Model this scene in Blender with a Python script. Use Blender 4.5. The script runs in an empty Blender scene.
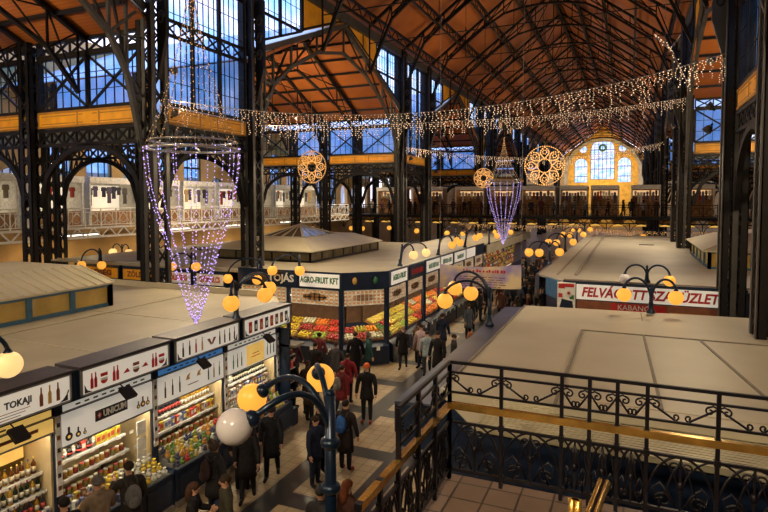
import bpy, bmesh, math, random
from mathutils import Vector, Matrix
R = random.Random(7)
sc = bpy.context.scene
COL = sc.collection
PI = math.pi
sin, cos = math.sin, math.cos

# ------------------------------------------------------------------ materials
def new_mat(name):
    m = bpy.data.materials.new(name); m.use_nodes = True
    nt = m.node_tree; b = nt.nodes['Principled BSDF']
    return m, nt, b
def pmat(name, col, rough=.6, metal=0., var=.18, scale=6., emit=None, es=0., bump=0., spec=None):
    """plain procedural material: base colour broken up with noise"""
    m, nt, b = new_mat(name)
    tc = nt.nodes.new('ShaderNodeTexCoord'); n = nt.nodes.new('ShaderNodeTexNoise')
    n.inputs['Scale'].default_value = scale; n.inputs['Detail'].default_value = 4
    nt.links.new(tc.outputs['Object'], n.inputs['Vector'])
    cr = nt.nodes.new('ShaderNodeValToRGB')
    a = [max(0, c*(1-var)) for c in col]; d = [min(1, c*(1+var)) for c in col]
    cr.color_ramp.elements[0].position = .3; cr.color_ramp.elements[1].position = .7
    cr.color_ramp.elements[0].color = (*a, 1); cr.color_ramp.elements[1].color = (*d, 1)
    nt.links.new(n.outputs['Fac'], cr.inputs['Fac']); nt.links.new(cr.outputs['Color'], b.inputs['Base Color'])
    b.inputs['Roughness'].default_value = rough; b.inputs['Metallic'].default_value = metal
    if spec is not None: b.inputs['Specular IOR Level'].default_value = spec
    if emit:
        b.inputs['Emission Color'].default_value = (*emit, 1); b.inputs['Emission Strength'].default_value = es
    if bump:
        bp = nt.nodes.new('ShaderNodeBump'); bp.inputs['Strength'].default_value = bump
        nt.links.new(n.outputs['Fac'], bp.inputs['Height']); nt.links.new(bp.outputs['Normal'], b.inputs['Normal'])
    return m
def emat(name, col, s, sampled=True):
    m, nt, b = new_mat(name)
    b.inputs['Base Color'].default_value = (*[c*.5 for c in col], 1); b.inputs['Roughness'].default_value = .4
    b.inputs['Emission Color'].default_value = (*col, 1); b.inputs['Emission Strength'].default_value = s
    if not sampled: m.cycles.emission_sampling = 'NONE'
    return m

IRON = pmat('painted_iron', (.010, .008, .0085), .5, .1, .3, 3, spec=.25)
IRON_L = pmat('grey_and_lit_iron', (.055, .050, .046), .5, .1, .25, 2)  # lighter grey; on column fronts it paints in their lit faces
IRON_R = pmat('wrought_iron', (.010, .008, .013), .4, .4, .3, 8)
BRASS = pmat('brass', (.62, .36, .08), .26, .8, .3, 5)
YELLOW = pmat('ochre_panel', (.82, .37, .012), .55, 0, .15, 2)
YELLOW_D = pmat('ochre_moulding', (.40, .18, .02), .6, 0, .2, 3)
BLUE = pmat('stall_blue_paint', (.008, .018, .046), .38, .1, .25, 3)
BLUE_R = pmat('canopy_blue_sheet', (.07, .082, .135), .38, .35, .25, 1.3)
DARKTOP = pmat('dark_lead_sheet', (.06, .05, .055), .42, .3, .3, 2)
TEAL = pmat('lamp_teal_paint', (.008, .020, .046), .3, .4, .2, 8)
ROOF = pmat('stall_roof_sheet', (.36, .315, .225), .5, 0, .13, .7, bump=.05)
ROOF3 = pmat('stall_roof_grey_sheet', (.33, .30, .245), .5, 0, .14, .5, bump=.04)
ROOF2 = pmat('stall_roof_cream_sheet', (.45, .40, .30), .45, 0, .10, .6, bump=.04)
SEAM = pmat('roof_seam', (.20, .17, .13), .6)
RIBROOF = pmat('cream_ribbed_metal', (.52, .47, .33), .45, .1, .1, 1)
GLASSY = pmat('amber_lit_lantern_glass', (.26, .16, .04), .2, 0, .5, 1.2, emit=(1, .55, .08), es=.07)  # amber colour and glow stand in for the lit interior behind
SIGN = pmat('lit_white_sign', (.75, .72, .66), .5, 0, .05, 3, emit=(1, .93, .8), es=.30)
SIGN_Y = pmat('lit_golden_sign', (.7, .45, .12), .5, 0, .25, 3, emit=(1, .62, .15), es=.45)
SIGN_B = pmat('lit_blue_sign', (.05, .2, .5), .5, 0, .2, 3, emit=(.15, .45, 1), es=.2)
WHITE = pmat('white_paint', (.72, .70, .66), .5)
PAPER = pmat('price_paper', (.80, .78, .72), .7)
INK = pmat('sign_ink', (.03, .025, .025), .6)
RED = pmat('red_print', (.50, .02, .02), .5)
GREEN = pmat('green_print', (.03, .16, .05), .5)
GOLD = pmat('gold_print', (.55, .33, .08), .5)
BROWNP = pmat('brown_print', (.22, .07, .03), .5)
STEEL = pmat('shelf_steel', (.26, .25, .24), .4, .3, .1)
SKYG = pmat('skylight_glass', (.13, .12, .08), .15, 0, .3, 2)
WOODB = pmat('display_wood', (.32, .16, .06), .6, 0, .3, 5)
CREAMW = pmat('stall_cream_lining', (.55, .43, .24), .6, 0, .15, 2)
TUBE = emat('fluorescent_tube', (1, .92, .78), 5)
GLOBE = emat('lit_amber_globe', (1, .44, .055), .92)
GLOBE_P = emat('lit_pale_globe', (1, .66, .26), .95)
GLOBE_W = pmat('unlit_opal_globe', (.62, .58, .60), .18, 0, .05, 3)
BULB_W = emat('warm_fairy_bulb', (1, .68, .40), 1.15, False)
BULB_A = emat('amber_fairy_bulb', (1, .52, .17), 1.1, False)
BULB_P = emat('violet_fairy_bulb', (.55, .40, 1), 1.7, False)
WIRE = pmat('pale_wire', (.22, .18, .16), .5)
CHROME = pmat('ring_metal', (.6, .6, .6), .25, .8, .1)
STRIP = emat('warm_strip_lamp', (1, .55, .10), .75)
GOODS_GLOW = emat('display_back_glow', (1, .78, .48), .75)
GALLERY_GLOW = emat('white_back_glow', (1, .86, .62), .85)

def wood_mat():
    m, nt, b = new_mat('orange_board_ceiling')
    tc = nt.nodes.new('ShaderNodeTexCoord'); w = nt.nodes.new('ShaderNodeTexWave')
    w.bands_direction = 'Y'; w.inputs['Scale'].default_value = 2.2; w.inputs['Distortion'].default_value = .3
    nt.links.new(tc.outputs['Object'], w.inputs['Vector'])
    n = nt.nodes.new('ShaderNodeTexNoise'); n.inputs['Scale'].default_value = .35; n.inputs['Detail'].default_value = 5
    nt.links.new(tc.outputs['Object'], n.inputs['Vector'])
    cr = nt.nodes.new('ShaderNodeValToRGB')
    cr.color_ramp.elements[0].color = (.30, .080, .014, 1); cr.color_ramp.elements[1].color = (.50, .155, .028, 1)
    cr.color_ramp.elements[0].position = .3; cr.color_ramp.elements[1].position = .7
    nt.links.new(n.outputs['Fac'], cr.inputs['Fac'])
    mx = nt.nodes.new('ShaderNodeMixRGB'); mx.blend_type = 'MULTIPLY'; mx.inputs['Fac'].default_value = .25
    nt.links.new(cr.outputs['Color'], mx.inputs['Color1']); nt.links.new(w.outputs['Color'], mx.inputs['Color2'])
    nt.links.new(mx.outputs['Color'], b.inputs['Base Color']); b.inputs['Roughness'].default_value = .5
    return m
WOOD = wood_mat()

def math_node(nt, op, a, b=None):
    n = nt.nodes.new('ShaderNodeMath'); n.operation = op
    for i, v in enumerate((a, b)):
        if v is None: continue
        if isinstance(v, (int, float)): n.inputs[i].default_value = v
        else: nt.links.new(v, n.inputs[i])
    return n.outputs[0]
def floor_mat():
    """beige tiles with slate bands along and across the aisle"""
    m, nt, b = new_mat('market_floor_tiles')
    tc = nt.nodes.new('ShaderNodeTexCoord'); sp = nt.nodes.new('ShaderNodeSeparateXYZ')
    nt.links.new(tc.outputs['Object'], sp.inputs[0]); x, y = sp.outputs[0], sp.outputs[1]
    br = nt.nodes.new('ShaderNodeTexBrick'); br.offset = 0
    br.inputs['Scale'].default_value = 1; br.inputs['Brick Width'].default_value = .3; br.inputs['Row Height'].default_value = .3
    br.inputs['Mortar Size'].default_value = .008
    br.inputs['Color1'].default_value = (.50, .40, .25, 1); br.inputs['Color2'].default_value = (.42, .33, .205, 1)
    br.inputs['Mortar'].default_value = (.16, .12, .08, 1)
    nt.links.new(tc.outputs['Object'], br.inputs['Vector'])
    def band(v, lo, hi):
        return math_node(nt, 'MULTIPLY', math_node(nt, 'GREATER_THAN', v, lo), math_node(nt, 'LESS_THAN', v, hi))
    b1 = band(x, -7.46, -6.88); b2 = band(x, -5.58, -4.95)
    ym = math_node(nt, 'FLOORED_MODULO', math_node(nt, 'SUBTRACT', y, 12.95), 2.75)
    cross = math_node(nt, 'MULTIPLY', math_node(nt, 'LESS_THAN', ym, .56), band(x, -6.88, -3.0))
    cross2 = math_node(nt, 'MULTIPLY', math_node(nt, 'GREATER_THAN', y, 15.5), math_node(nt, 'MULTIPLY', math_node(nt, 'LESS_THAN', ym, .56), band(x, -8.8, -3.0)))
    dark = math_node(nt, 'MAXIMUM', math_node(nt, 'MAXIMUM', b1, b2), math_node(nt, 'MAXIMUM', cross, cross2))
    mx = nt.nodes.new('ShaderNodeMixRGB'); mx.inputs['Color2'].default_value = (.045, .045, .05, 1)
    nt.links.new(dark, mx.inputs['Fac']); nt.links.new(br.outputs['Color'], mx.inputs['Color1'])
    n = nt.nodes.new('ShaderNodeTexNoise'); n.inputs['Scale'].default_value = 1.5; n.inputs['Detail'].default_value = 6
    nt.links.new(tc.outputs['Object'], n.inputs['Vector'])
    cr = nt.nodes.new('ShaderNodeValToRGB'); cr.color_ramp.elements[0].color = (.6, .6, .6, 1); cr.color_ramp.elements[1].color = (1.15, 1.1, 1.05, 1)
    nt.links.new(n.outputs['Fac'], cr.inputs['Fac'])
    mu = nt.nodes.new('ShaderNodeMixRGB'); mu.blend_type = 'MULTIPLY'; mu.inputs['Fac'].default_value = 1
    nt.links.new(mx.outputs['Color'], mu.inputs['Color1']); nt.links.new(cr.outputs['Color'], mu.inputs['Color2'])
    nt.links.new(mu.outputs['Color'], b.inputs['Base Color'])
    rr = nt.nodes.new('ShaderNodeMapRange'); rr.inputs[3].default_value = .22; rr.inputs[4].default_value = .5
    nt.links.new(n.outputs['Fac'], rr.inputs[0]); nt.links.new(rr.outputs[0], b.inputs['Roughness'])
    return m
FLOOR = floor_mat()
def tile_mat(name, c1, c2, mort, size):
    m, nt, b = new_mat(name)
    tc = nt.nodes.new('ShaderNodeTexCoord'); br = nt.nodes.new('ShaderNodeTexBrick'); br.offset = 0
    br.inputs['Scale'].default_value = 1; br.inputs['Brick Width'].default_value = size; br.inputs['Row Height'].default_value = size
    br.inputs['Mortar Size'].default_value = .012
    br.inputs['Color1'].default_value = (*c1, 1); br.inputs['Color2'].default_value = (*c2, 1); br.inputs['Mortar'].default_value = (*mort, 1)
    nt.links.new(tc.outputs['Object'], br.inputs['Vector']); nt.links.new(br.outputs['Color'], b.inputs['Base Color'])
    b.inputs['Roughness'].default_value = .4
    return m
LAND_T = tile_mat('landing_tiles', (.20, .135, .10), (.165, .11, .08), (.05, .035, .03), .36)
WALLM = pmat('plaster_wall', (.42, .27, .11), .8, 0, .2, .6)
WALLY = pmat('yellow_brick_wall', (.62, .36, .06), .75, 0, .25, 1.2)
STONE = pmat('end_arch_stone', (.38, .33, .25), .7, 0, .2, 1)
EXT = pmat('outside_house_wall', (.36, .36, .40), .8, 0, .3, .3)
EXT3 = pmat('outside_bright_backing', (.50, .66, .86), .8, 0, .12, .5)  # pale blue, so walls and roofs behind the windows read bright
EXT2 = pmat('outside_roof_sheet', (.36, .52, .66), .5, 0, .3, .5)  # lightened so the aisle roofs bounce sky light
def glass_mat():
    m, nt, b = new_mat('clear_window_glass')
    nt.nodes.remove(b); out = nt.nodes['Material Output']
    t = nt.nodes.new('ShaderNodeBsdfTransparent'); g = nt.nodes.new('ShaderNodeBsdfGlossy')
    n = nt.nodes.new('ShaderNodeTexNoise'); n.inputs['Scale'].default_value = .8
    tc = nt.nodes.new('ShaderNodeTexCoord'); nt.links.new(tc.outputs['Object'], n.inputs['Vector'])
    cr = nt.nodes.new('ShaderNodeValToRGB'); cr.color_ramp.elements[0].color = (.55, .78, .95, 1); cr.color_ramp.elements[1].color = (.92, .93, 1, 1)
    cr.color_ramp.elements[0].position = .35; cr.color_ramp.elements[1].position = .65
    nt.links.new(n.outputs['Fac'], cr.inputs['Fac']); nt.links.new(cr.outputs['Color'], t.inputs['Color'])
    g.inputs['Roughness'].default_value = .05
    mx = nt.nodes.new('ShaderNodeMixShader'); mx.inputs[0].default_value = .08
    nt.links.new(t.outputs[0], mx.inputs[1]); nt.links.new(g.outputs[0], mx.inputs[2]); nt.links.new(mx.outputs[0], out.inputs[0])
    return m
GLASS = glass_mat()
def banner_mat():
    m, nt, b = new_mat('thin_banner_cloth')
    out = nt.nodes['Material Output']
    n = nt.nodes.new('ShaderNodeTexNoise'); n.inputs['Scale'].default_value = 1.1
    tc = nt.nodes.new('ShaderNodeTexCoord'); nt.links.new(tc.outputs['Object'], n.inputs['Vector'])
    cr = nt.nodes.new('ShaderNodeValToRGB'); cr.color_ramp.elements[0].color = (.42, .36, .68, 1); cr.color_ramp.elements[1].color = (.86, .74, .50, 1)
    cr.color_ramp.elements[0].position = .38; cr.color_ramp.elements[1].position = .6
    nt.links.new(n.outputs['Fac'], cr.inputs['Fac']); nt.links.new(cr.outputs['Color'], b.inputs['Base Color'])
    tr = nt.nodes.new('ShaderNodeBsdfTranslucent'); nt.links.new(cr.outputs['Color'], tr.inputs['Color'])
    mx = nt.nodes.new('ShaderNodeMixShader'); mx.inputs[0].default_value = .5
    nt.links.new(b.outputs[0], mx.inputs[1]); nt.links.new(tr.outputs[0], mx.inputs[2]); nt.links.new(mx.outputs[0], out.inputs[0])
    return m
BANNER = banner_mat()
_cm = {}
def cmat(c, rough=.7, tag='cloth'):
    k = (tag, c, rough)
    if k not in _cm: _cm[k] = pmat(tag + '_%d' % len(_cm), c, rough, 0, .25, 12, spec=.15 if tag == 'cloth' else None)
    return _cm[k]
SKIN = pmat('skin', (.50, .27, .18), .5, 0, .06, 8)
EYE = pmat('eye', (.02, .015, .012), .3)
LIP = pmat('lip', (.40, .12, .10), .5)

# ------------------------------------------------------------------ mesh builder
class MB:
    def __init__(s): s.v = []; s.f = []; s.m = []; s.s = []
    def add(s, vs, fs, mi=0, sm=False):
        b = len(s.v); s.v += [tuple(p) for p in vs]
        for f in fs:
            s.f.append([b+i for i in f]); s.m.append(mi); s.s.append(sm)
        return s
    def box(s, x0, x1, y0, y1, z0, z1, mi=0):
        if x0 > x1: x0, x1 = x1, x0
        if y0 > y1: y0, y1 = y1, y0
        if z0 > z1: z0, z1 = z1, z0
        return s.add([(x, y, z) for z in (z0, z1) for y in (y0, y1) for x in (x0, x1)],
                     [(0, 2, 3, 1), (4, 5, 7, 6), (0, 1, 5, 4), (2, 6, 7, 3), (0, 4, 6, 2), (1, 3, 7, 5)], mi)
    def bar(s, p, q, w, h=None, mi=0, up=(0, 0, 1)):
        p = Vector(p); q = Vector(q); h = h or w; d = q-p
        if d.length < 1e-6: return s
        d.normalize(); u = Vector(up)
        if abs(d.dot(u)) > .98: u = Vector((1, 0, 0)) if abs(d.x) < .9 else Vector((0, 1, 0))
        a = d.cross(u).normalized()*w/2; b = a.cross(d).normalized()*h/2
        vs = [c+i*a+j*b for c in (p, q) for i, j in ((-1, -1), (1, -1), (1, 1), (-1, 1))]
        return s.add(vs, [(0, 1, 2, 3), (7, 6, 5, 4), (0, 4, 5, 1), (1, 5, 6, 2), (2, 6, 7, 3), (3, 7, 4, 0)], mi)
    def path(s, pts, w, h=None, mi=0, up=(0, 0, 1)):
        for a, b in zip(pts, pts[1:]): s.bar(a, b, w, h, mi, up)
        return s
    def tube(s, pts, r, n=8, mi=0, sm=True):
        pts = [Vector(p) for p in pts]; k = len(pts)
        rs = r if isinstance(r, (list, tuple)) else [r]*k
        vs = []; prev = None
        for i, p in enumerate(pts):
            d = (pts[min(i+1, k-1)]-pts[max(i-1, 0)]).normalized()
            if prev is None:
                u = Vector((0, 0, 1)) if abs(d.z) < .9 else Vector((1, 0, 0)); a = d.cross(u).normalized()
            else:
                a = (prev-d*prev.dot(d)); a = a.normalized() if a.length > 1e-6 else d.orthogonal().normalized()
            prev = a; b = d.cross(a)
            for j in range(n):
                t = 2*PI*j/n; vs.append(p+(a*cos(t)+b*sin(t))*rs[i])
        fs = [(i*n+j, i*n+(j+1) % n, (i+1)*n+(j+1) % n, (i+1)*n+j) for i in range(k-1) for j in range(n)]
        fs += [tuple(range(n-1, -1, -1)), tuple((k-1)*n+j for j in range(n))]
        return s.add(vs, fs, mi, sm)
    def lathe(s, prof, c=(0, 0, 0), n=12, mi=0, sm=True):
        vs = [(c[0]+r*cos(2*PI*j/n), c[1]+r*sin(2*PI*j/n), c[2]+z) for r, z in prof for j in range(n)]
        k = len(prof)
        fs = [(i*n+j, i*n+(j+1) % n, (i+1)*n+(j+1) % n, (i+1)*n+j) for i in range(k-1) for j in range(n)]
        fs += [tuple(range(n-1, -1, -1)), tuple((k-1)*n+j for j in range(n))]
        return s.add(vs, fs, mi, sm)
    def ell(s, c, r, nu=10, nv=7, mi=0, sm=True, M=None):
        if not isinstance(r, (tuple, list)): r = (r, r, r)
        vs = [Vector((0, 0, -r[2]))]
        for i in range(1, nv):
            t = -PI/2+PI*i/nv
            for j in range(nu):
                p = 2*PI*j/nu; vs.append(Vector((r[0]*cos(t)*cos(p), r[1]*cos(t)*sin(p), r[2]*sin(t))))
        vs.append(Vector((0, 0, r[2])))
        if M: vs = [M @ v for v in vs]
        vs = [v+Vector(c) for v in vs]
        fs = [(0, 1+(j+1) % nu, 1+j) for j in range(nu)]
        for i in range(nv-2):
            for j in range(nu):
                a = 1+i*nu; fs.append((a+j, a+(j+1) % nu, a+nu+(j+1) % nu, a+nu+j))
        t = len(vs)-1; a = 1+(nv-2)*nu
        fs += [(a+j, a+(j+1) % nu, t) for j in range(nu)]
        return s.add(vs, fs, mi, sm)
    def octa(s, c, r, mi=0):
        x, y, z = c
        return s.add([(x-r, y, z), (x+r, y, z), (x, y-r, z), (x, y+r, z), (x, y, z-r), (x, y, z+r)],
                     [(0, 2, 5), (2, 1, 5), (1, 3, 5), (3, 0, 5), (2, 0, 4), (1, 2, 4), (3, 1, 4), (0, 3, 4)], mi)
    def prism(s, poly, vec, mi=0):
        """extrude a closed 3-D polygon along vec"""
        n = len(poly); v = Vector(vec); P = [Vector(p) for p in poly]
        nr = Vector((0, 0, 0))
        for i in range(n): nr += P[i].cross(P[(i+1) % n])
        if nr.dot(v) > 0: P = P[::-1]
        return s.add(P+[p+v for p in P], [tuple(range(n)), tuple(range(2*n-1, n-1, -1))] + [((i+1) % n, i, n+i, n+(i+1) % n) for i in range(n)], mi)
    def mesh(s, name, mats, origin=(0, 0, 0)):
        me = bpy.data.meshes.new(name)
        o = Vector(origin)
        me.from_pydata([Vector(v)-o for v in s.v], [], s.f)
        for m in (mats if isinstance(mats, (list, tuple)) else [mats]): me.materials.append(m)
        me.polygons.foreach_set('material_index', s.m); me.polygons.foreach_set('use_smooth', s.s); me.update()
        return me
    def build(s, name, mats, parent=None, origin=None):
        """link as one mesh object. verts are world coordinates; a child shares its parent's origin"""
        org = wpos(parent) if parent else Vector(origin) if origin is not None else center_base(s.v)
        me = s.mesh(name, mats, org)
        ob = bpy.data.objects.new(name, me); COL.objects.link(ob)
        if parent: ob.parent = parent
        else: ob.location = org
        return ob
def wpos(o):
    p = Vector((0, 0, 0))
    while o is not None: p = p+Vector(o.location); o = o.parent
    return p
def center_base(vs):
    xs, ys, zs = zip(*vs)
    return Vector(((min(xs)+max(xs))/2, (min(ys)+max(ys))/2, min(zs)))
def tag(o, label=None, cat=None, group=None, kind=None):
    if label: o['label'] = label
    if cat: o['category'] = cat
    if group: o['group'] = group
    if kind: o['kind'] = kind
    return o
def struct(o, label=None, cat=None, group=None):
    return tag(o, label, cat, group, 'structure')
def empty(name, loc, label=None, cat=None, group=None, kind=None):
    o = bpy.data.objects.new(name, None); COL.objects.link(o); o.location = loc; o.empty_display_size = .2
    return tag(o, label, cat, group, kind)
def copy_of(o, loc, rz=None, label=None, group=None, scale=None):
    c = o.copy(); COL.objects.link(c); c.location = loc
    if rz is not None: c.rotation_euler = (0, 0, rz)
    if label: c['label'] = label
    if group: c['group'] = group
    if scale: c.scale = scale
    for ch in list(o.children):
        d = ch.copy(); COL.objects.link(d); d.parent = c
        for g in list(ch.children):
            e = g.copy(); COL.objects.link(e); e.parent = d
    return c
_fonts = {}
def text_geo(txt, size, depth=.01, bold=0., shear=0.):
    k = (txt, size, depth, bold, shear)
    if k in _fonts: return _fonts[k]
    cu = bpy.data.curves.new('lettering', 'FONT'); cu.body = txt; cu.size = size; cu.extrude = depth/2; cu.offset = bold; cu.shear = shear
    cu.align_x = 'CENTER'; cu.align_y = 'CENTER'; cu.resolution_u = 2
    ob = bpy.data.objects.new('lettering', cu); COL.objects.link(ob)
    dg = bpy.context.evaluated_depsgraph_get(); me = bpy.data.meshes.new_from_object(ob.evaluated_get(dg))
    vs = [v.co.copy() for v in me.vertices]; fs = [tuple(p.vertices) for p in me.polygons]
    bpy.data.objects.remove(ob); bpy.data.meshes.remove(me); bpy.data.curves.remove(cu)
    _fonts[k] = (vs, fs); return vs, fs
def put_text(mb, txt, size, c, right, up=(0, 0, 1), mi=0, depth=.012, bold=0., width=None, shear=0.):
    vs, fs = text_geo(txt, size, depth, bold, shear)
    if not vs: return
    w = max(v.x for v in vs)-min(v.x for v in vs); k = (width/w) if width else 1
    r = Vector(right).normalized(); u = Vector(up).normalized(); n = r.cross(u); c = Vector(c)
    mb.add([c+r*v.x*k+u*v.y+n*v.z for v in vs], fs, mi)

# ================================================================== PEOPLE (built first: skin surfaces)
def skin_mesh(chains, root):
    """chains: list of lists of (pos, radius); points that coincide are shared"""
    bm = bmesh.new(); lay = bm.verts.layers.skin.verify(); idx = {}
    def vert(p, r):
        k = tuple(round(c, 4) for c in p)
        if k not in idx:
            v = bm.verts.new(p); v[lay].radius = (r, r) if not isinstance(r, tuple) else r; idx[k] = v
        return idx[k]
    for ch in chains:
        vs = [vert(p, r) for p, r in ch]
        for a, b in zip(vs, vs[1:]):
            if bm.edges.get((a, b)) is None: bm.edges.new((a, b))
    idx[tuple(round(c, 4) for c in root)][lay].use_root = True
    me = bpy.data.meshes.new('body'); bm.to_mesh(me); bm.free()
    ob = bpy.data.objects.new('body', me); COL.objects.link(ob)
    ob.modifiers.new('skin', 'SKIN').use_smooth_shade = True
    ob.modifiers.new('sub', 'SUBSURF').levels = 1
    dg = bpy.context.evaluated_depsgraph_get(); m2 = bpy.data.meshes.new_from_object(ob.evaluated_get(dg))
    bpy.data.objects.remove(ob); bpy.data.meshes.remove(me)
    return m2
def seg_dist(p, a, b):
    ab = b-a; t = max(0, min(1, (p-a).dot(ab)/max(ab.length_squared, 1e-9)))
    return (p-(a+ab*t)).length, t
def hand_geo(mb, wrist, direc, side, fwd, mi=0):
    """palm, four unequal curled fingers and a thumb leaving the side of the palm"""
    d = Vector(direc).normalized(); f = Vector(fwd); f = (f-d*f.dot(d)).normalized(); n = d.cross(f)*side
    w = Vector(wrist)
    mb.tube([w-d*.02, w+d*.03, w+d*.085], [.027, .036, .034], 8, mi)
    for k, (off, ln) in enumerate(((.028, .068), (.010, .078), (-.009, .072), (-.027, .056))):
        b = w+d*.08+f*off
        mb.tube([b, b+d*ln*.5+n*.004, b+d*ln*.85+n*.022, b+d*ln+n*.038], [.0105, .0095, .0085, .006], 6, mi)
    b = w+d*.025+f*.03
    mb.tube([b, b+d*.03+f*.026, b+d*.06+f*.032+n*.012], [.012, .0105, .007], 6, mi)
POSES = {
    'stand': dict(legs=(0, 0), arms=((.10, .16, .0), (.10, .16, .0)), lean=0),
    'walk':  dict(legs=(.22, -.24), arms=((-.25, .25, 0), (.28, .35, 0)), lean=.04),
    'stride': dict(legs=(-.26, .2), arms=((.3, .4, 0), (-.2, .3, 0)), lean=.05),
    'hold':  dict(legs=(.05, -.06), arms=((.35, 1.5, .5), (.30, 1.35, .5)), lean=.06),
    'look':  dict(legs=(.08, -.05), arms=((.15, .5, .2), (.55, 1.6, .4)), lean=.10),
    'pockets': dict(legs=(.04, .0), arms=((-.05, .75, .35), (-.05, .75, .35)), lean=0),
}
_proto = {}
def person_proto(pose, hem, female):
    k = (pose, hem, female)
    if k in _proto: return _proto[k]
    P = POSES[pose]; sh = .175 if female else .20; hp = .095
    V = lambda x, y, z: Vector((x, y, z))
    ln = P['lean']
    pel = V(0, 0, .95); wai = V(0, -.3*ln, 1.08); che = V(0, -ln*.8, 1.30); nkb = V(0, -ln, 1.47); nkt = V(0, -ln-.02, 1.545)
    h1 = V(0, -ln-.025, 1.60); h2 = V(0, -ln-.02, 1.66); h3 = V(0, -ln-.01, 1.715)
    chains = [[(pel, (.15, .115)), (wai, (.135 if female else .15, .105)), (che, (.155 if female else .175, .118)), (nkb, .07), (nkt, .055), (h1, (.072, .085)), (h2, (.078, .096)), (h3, (.058, .07))]]
    segs = [(pel, wai, .13, 'coat'), (wai, che, .14, 'coat'), (che, nkb, .10, 'coat'), (nkb, nkt, .05, 'skin'), (nkt, h3, .09, 'skin')]
    hands = []
    for i, sg in enumerate((-1, 1)):
        a = P['legs'][i]; kb = abs(a)*.5+.04
        hip = V(sg*hp, 0, .90); kn = hip+V(sg*.01, -sin(a)*.42, -cos(a)*.42)
        a2 = a-kb if a < 0 else a-kb*.5
        an = kn+V(0, -sin(a2)*.41, -cos(a2)*.41); lift = 0
        an.z = max(an.z, .075); toe = V(an.x+sg*.03, an.y-.17, .035 if a >= 0 else .05); heel = V(an.x, an.y+.05, .045)
        chains.append([(pel, (.15, .115)), (hip, .095), ((hip+kn)/2, .082), (kn, .058), ((kn*.6+an*.4), .058), (an, .04), (toe, (.042, .032))])
        segs += [(hip, kn, .08, 'leg'), (kn, an, .055, 'leg'), (an+V(0, 0, -.03), toe, .05, 'shoe')]
        f, eb, inw = P['arms'][i]
        s0 = V(sg*sh, che.y-.005, 1.40); el = s0+V(sg*.075, -sin(f)*.29, -cos(f)*.28)
        fd = V(-sg*sin(inw)*.8 if inw else sg*.06, -sin(f+eb), -cos(f+eb)); fd.normalize(); wr = el+fd*.25
        chains.append([(che, (.155 if female else .175, .118)), (s0, .068), ((s0+el)/2, .052), (el, .044), ((el+wr)/2, .038), (wr, .029)])
        segs += [(s0, el, .055, 'coat'), (el, wr, .04, 'coat')]
        hands.append((wr, fd, sg))
    me = skin_mesh(chains, pel)
    vs = [v.co.copy() for v in me.vertices]; ns = [v.normal.copy() for v in me.vertices]; fs = [tuple(p.vertices) for p in me.polygons]
    bpy.data.meshes.remove(me)
    zone = []
    for f in fs:
        c = sum((vs[i] for i in f), Vector())/len(f)
        zone.append(min(segs, key=lambda s: seg_dist(c, s[0], s[1])[0]-s[2])[3])
    body = MB(); body.add(vs, fs, 0, True)
    for wr, fd, sg in hands: hand_geo(body, wr, fd, sg, (0, -1, .2) if abs(fd.y) < .8 else (0, 0, 1))
    hy = h2.y
    for sg in (-1, 1):
        body.ell((sg*.032, hy-.083, 1.655), (.014, .010, .009), 6, 4, 1)
        body.ell((sg*.080, hy+.008, 1.645), (.012, .022, .034), 6, 4, 0)
    body.add([(0, hy-.092, 1.662), (-.016, hy-.088, 1.618), (.016, hy-.088, 1.618), (0, hy-.118, 1.622)], [(0, 1, 3), (0, 3, 2), (1, 2, 3)], 0)
    body.ell((0, hy-.080, 1.592), (.024, .012, .007), 8, 4, 2)
    def zone_mesh(zs, off, only=0):
        m = MB(); keep = {}
        for f, z in zip(fs, zone):
            if z in zs and (not only or sum(vs[i].x for i in f)*only > 0):
                ids = []
                for i in f:
                    if i not in keep: keep[i] = len(m.v); m.v.append(tuple(vs[i]+ns[i]*off))
                    ids.append(keep[i])
                m.f.append(ids); m.m.append(0); m.s.append(True)
        return m
    coat = zone_mesh(('coat',), .022); trou = zone_mesh(('leg',), .012); shoes = [zone_mesh(('shoe',), .010, q) for q in (-1, 1)]
    n = 14
    rings = [(1.06, .165, .128), (.93, .19, .15), ((.93+hem)/2, .205, .17), (hem, .215, .185), (hem+.004, .20, .17)]
    vsk = [(a*cos(2*PI*j/n), b*sin(2*PI*j/n)-.2*ln, z) for z, a, b in rings for j in range(n)]
    coat.add(vsk, [(i*n+(j+1) % n, i*n+j, (i+1)*n+j, (i+1)*n+(j+1) % n) for i in range(len(rings)-1) for j in range(n)], 0, True)
    # collar
    coat.lathe([(.085, 1.45), (.095, 1.475), (.088, 1.53), (.075, 1.525), (.07, 1.46)], (0, -ln, 0), 12)
    top = (0, hy+.012, 1.672)
    hair = {}
    a = MB(); a.ell(top, (.092, .108, .085), 12, 8, 0); hair['short'] = a
    a = MB(); a.ell(top, (.096, .112, .088), 12, 8, 0); a.tube([(0, hy+.06, 1.68), (0, hy+.09, 1.56), (0, hy+.10, 1.42), (0, hy+.09, 1.33)], [.075, .088, .075, .03], 10); hair['long'] = a
    a = MB(); a.ell((0, hy+.012, 1.69), (.102, .116, .088), 12, 8, 0); a.tube([(0.10*cos(2*PI*j/12), hy+.008+.115*sin(2*PI*j/12), 1.672) for j in range(13)], .018, 6); hair['beanie'] = a
    a = MB(); a.ell((0, hy+.012, 1.69), (.102, .116, .088), 12, 8, 0); a.ell((0, hy+.012, 1.79), .038, 8, 6, 0); hair['bobble'] = a
    a = MB(); a.ell((0, hy+.012, 1.685), (.100, .114, .075), 12, 8, 0); a.prism([(-.07, hy-.09, 1.675), (.07, hy-.09, 1.675), (.05, hy-.165, 1.665), (-.05, hy-.165, 1.665)], (0, 0, .012)); hair['cap'] = a
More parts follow.
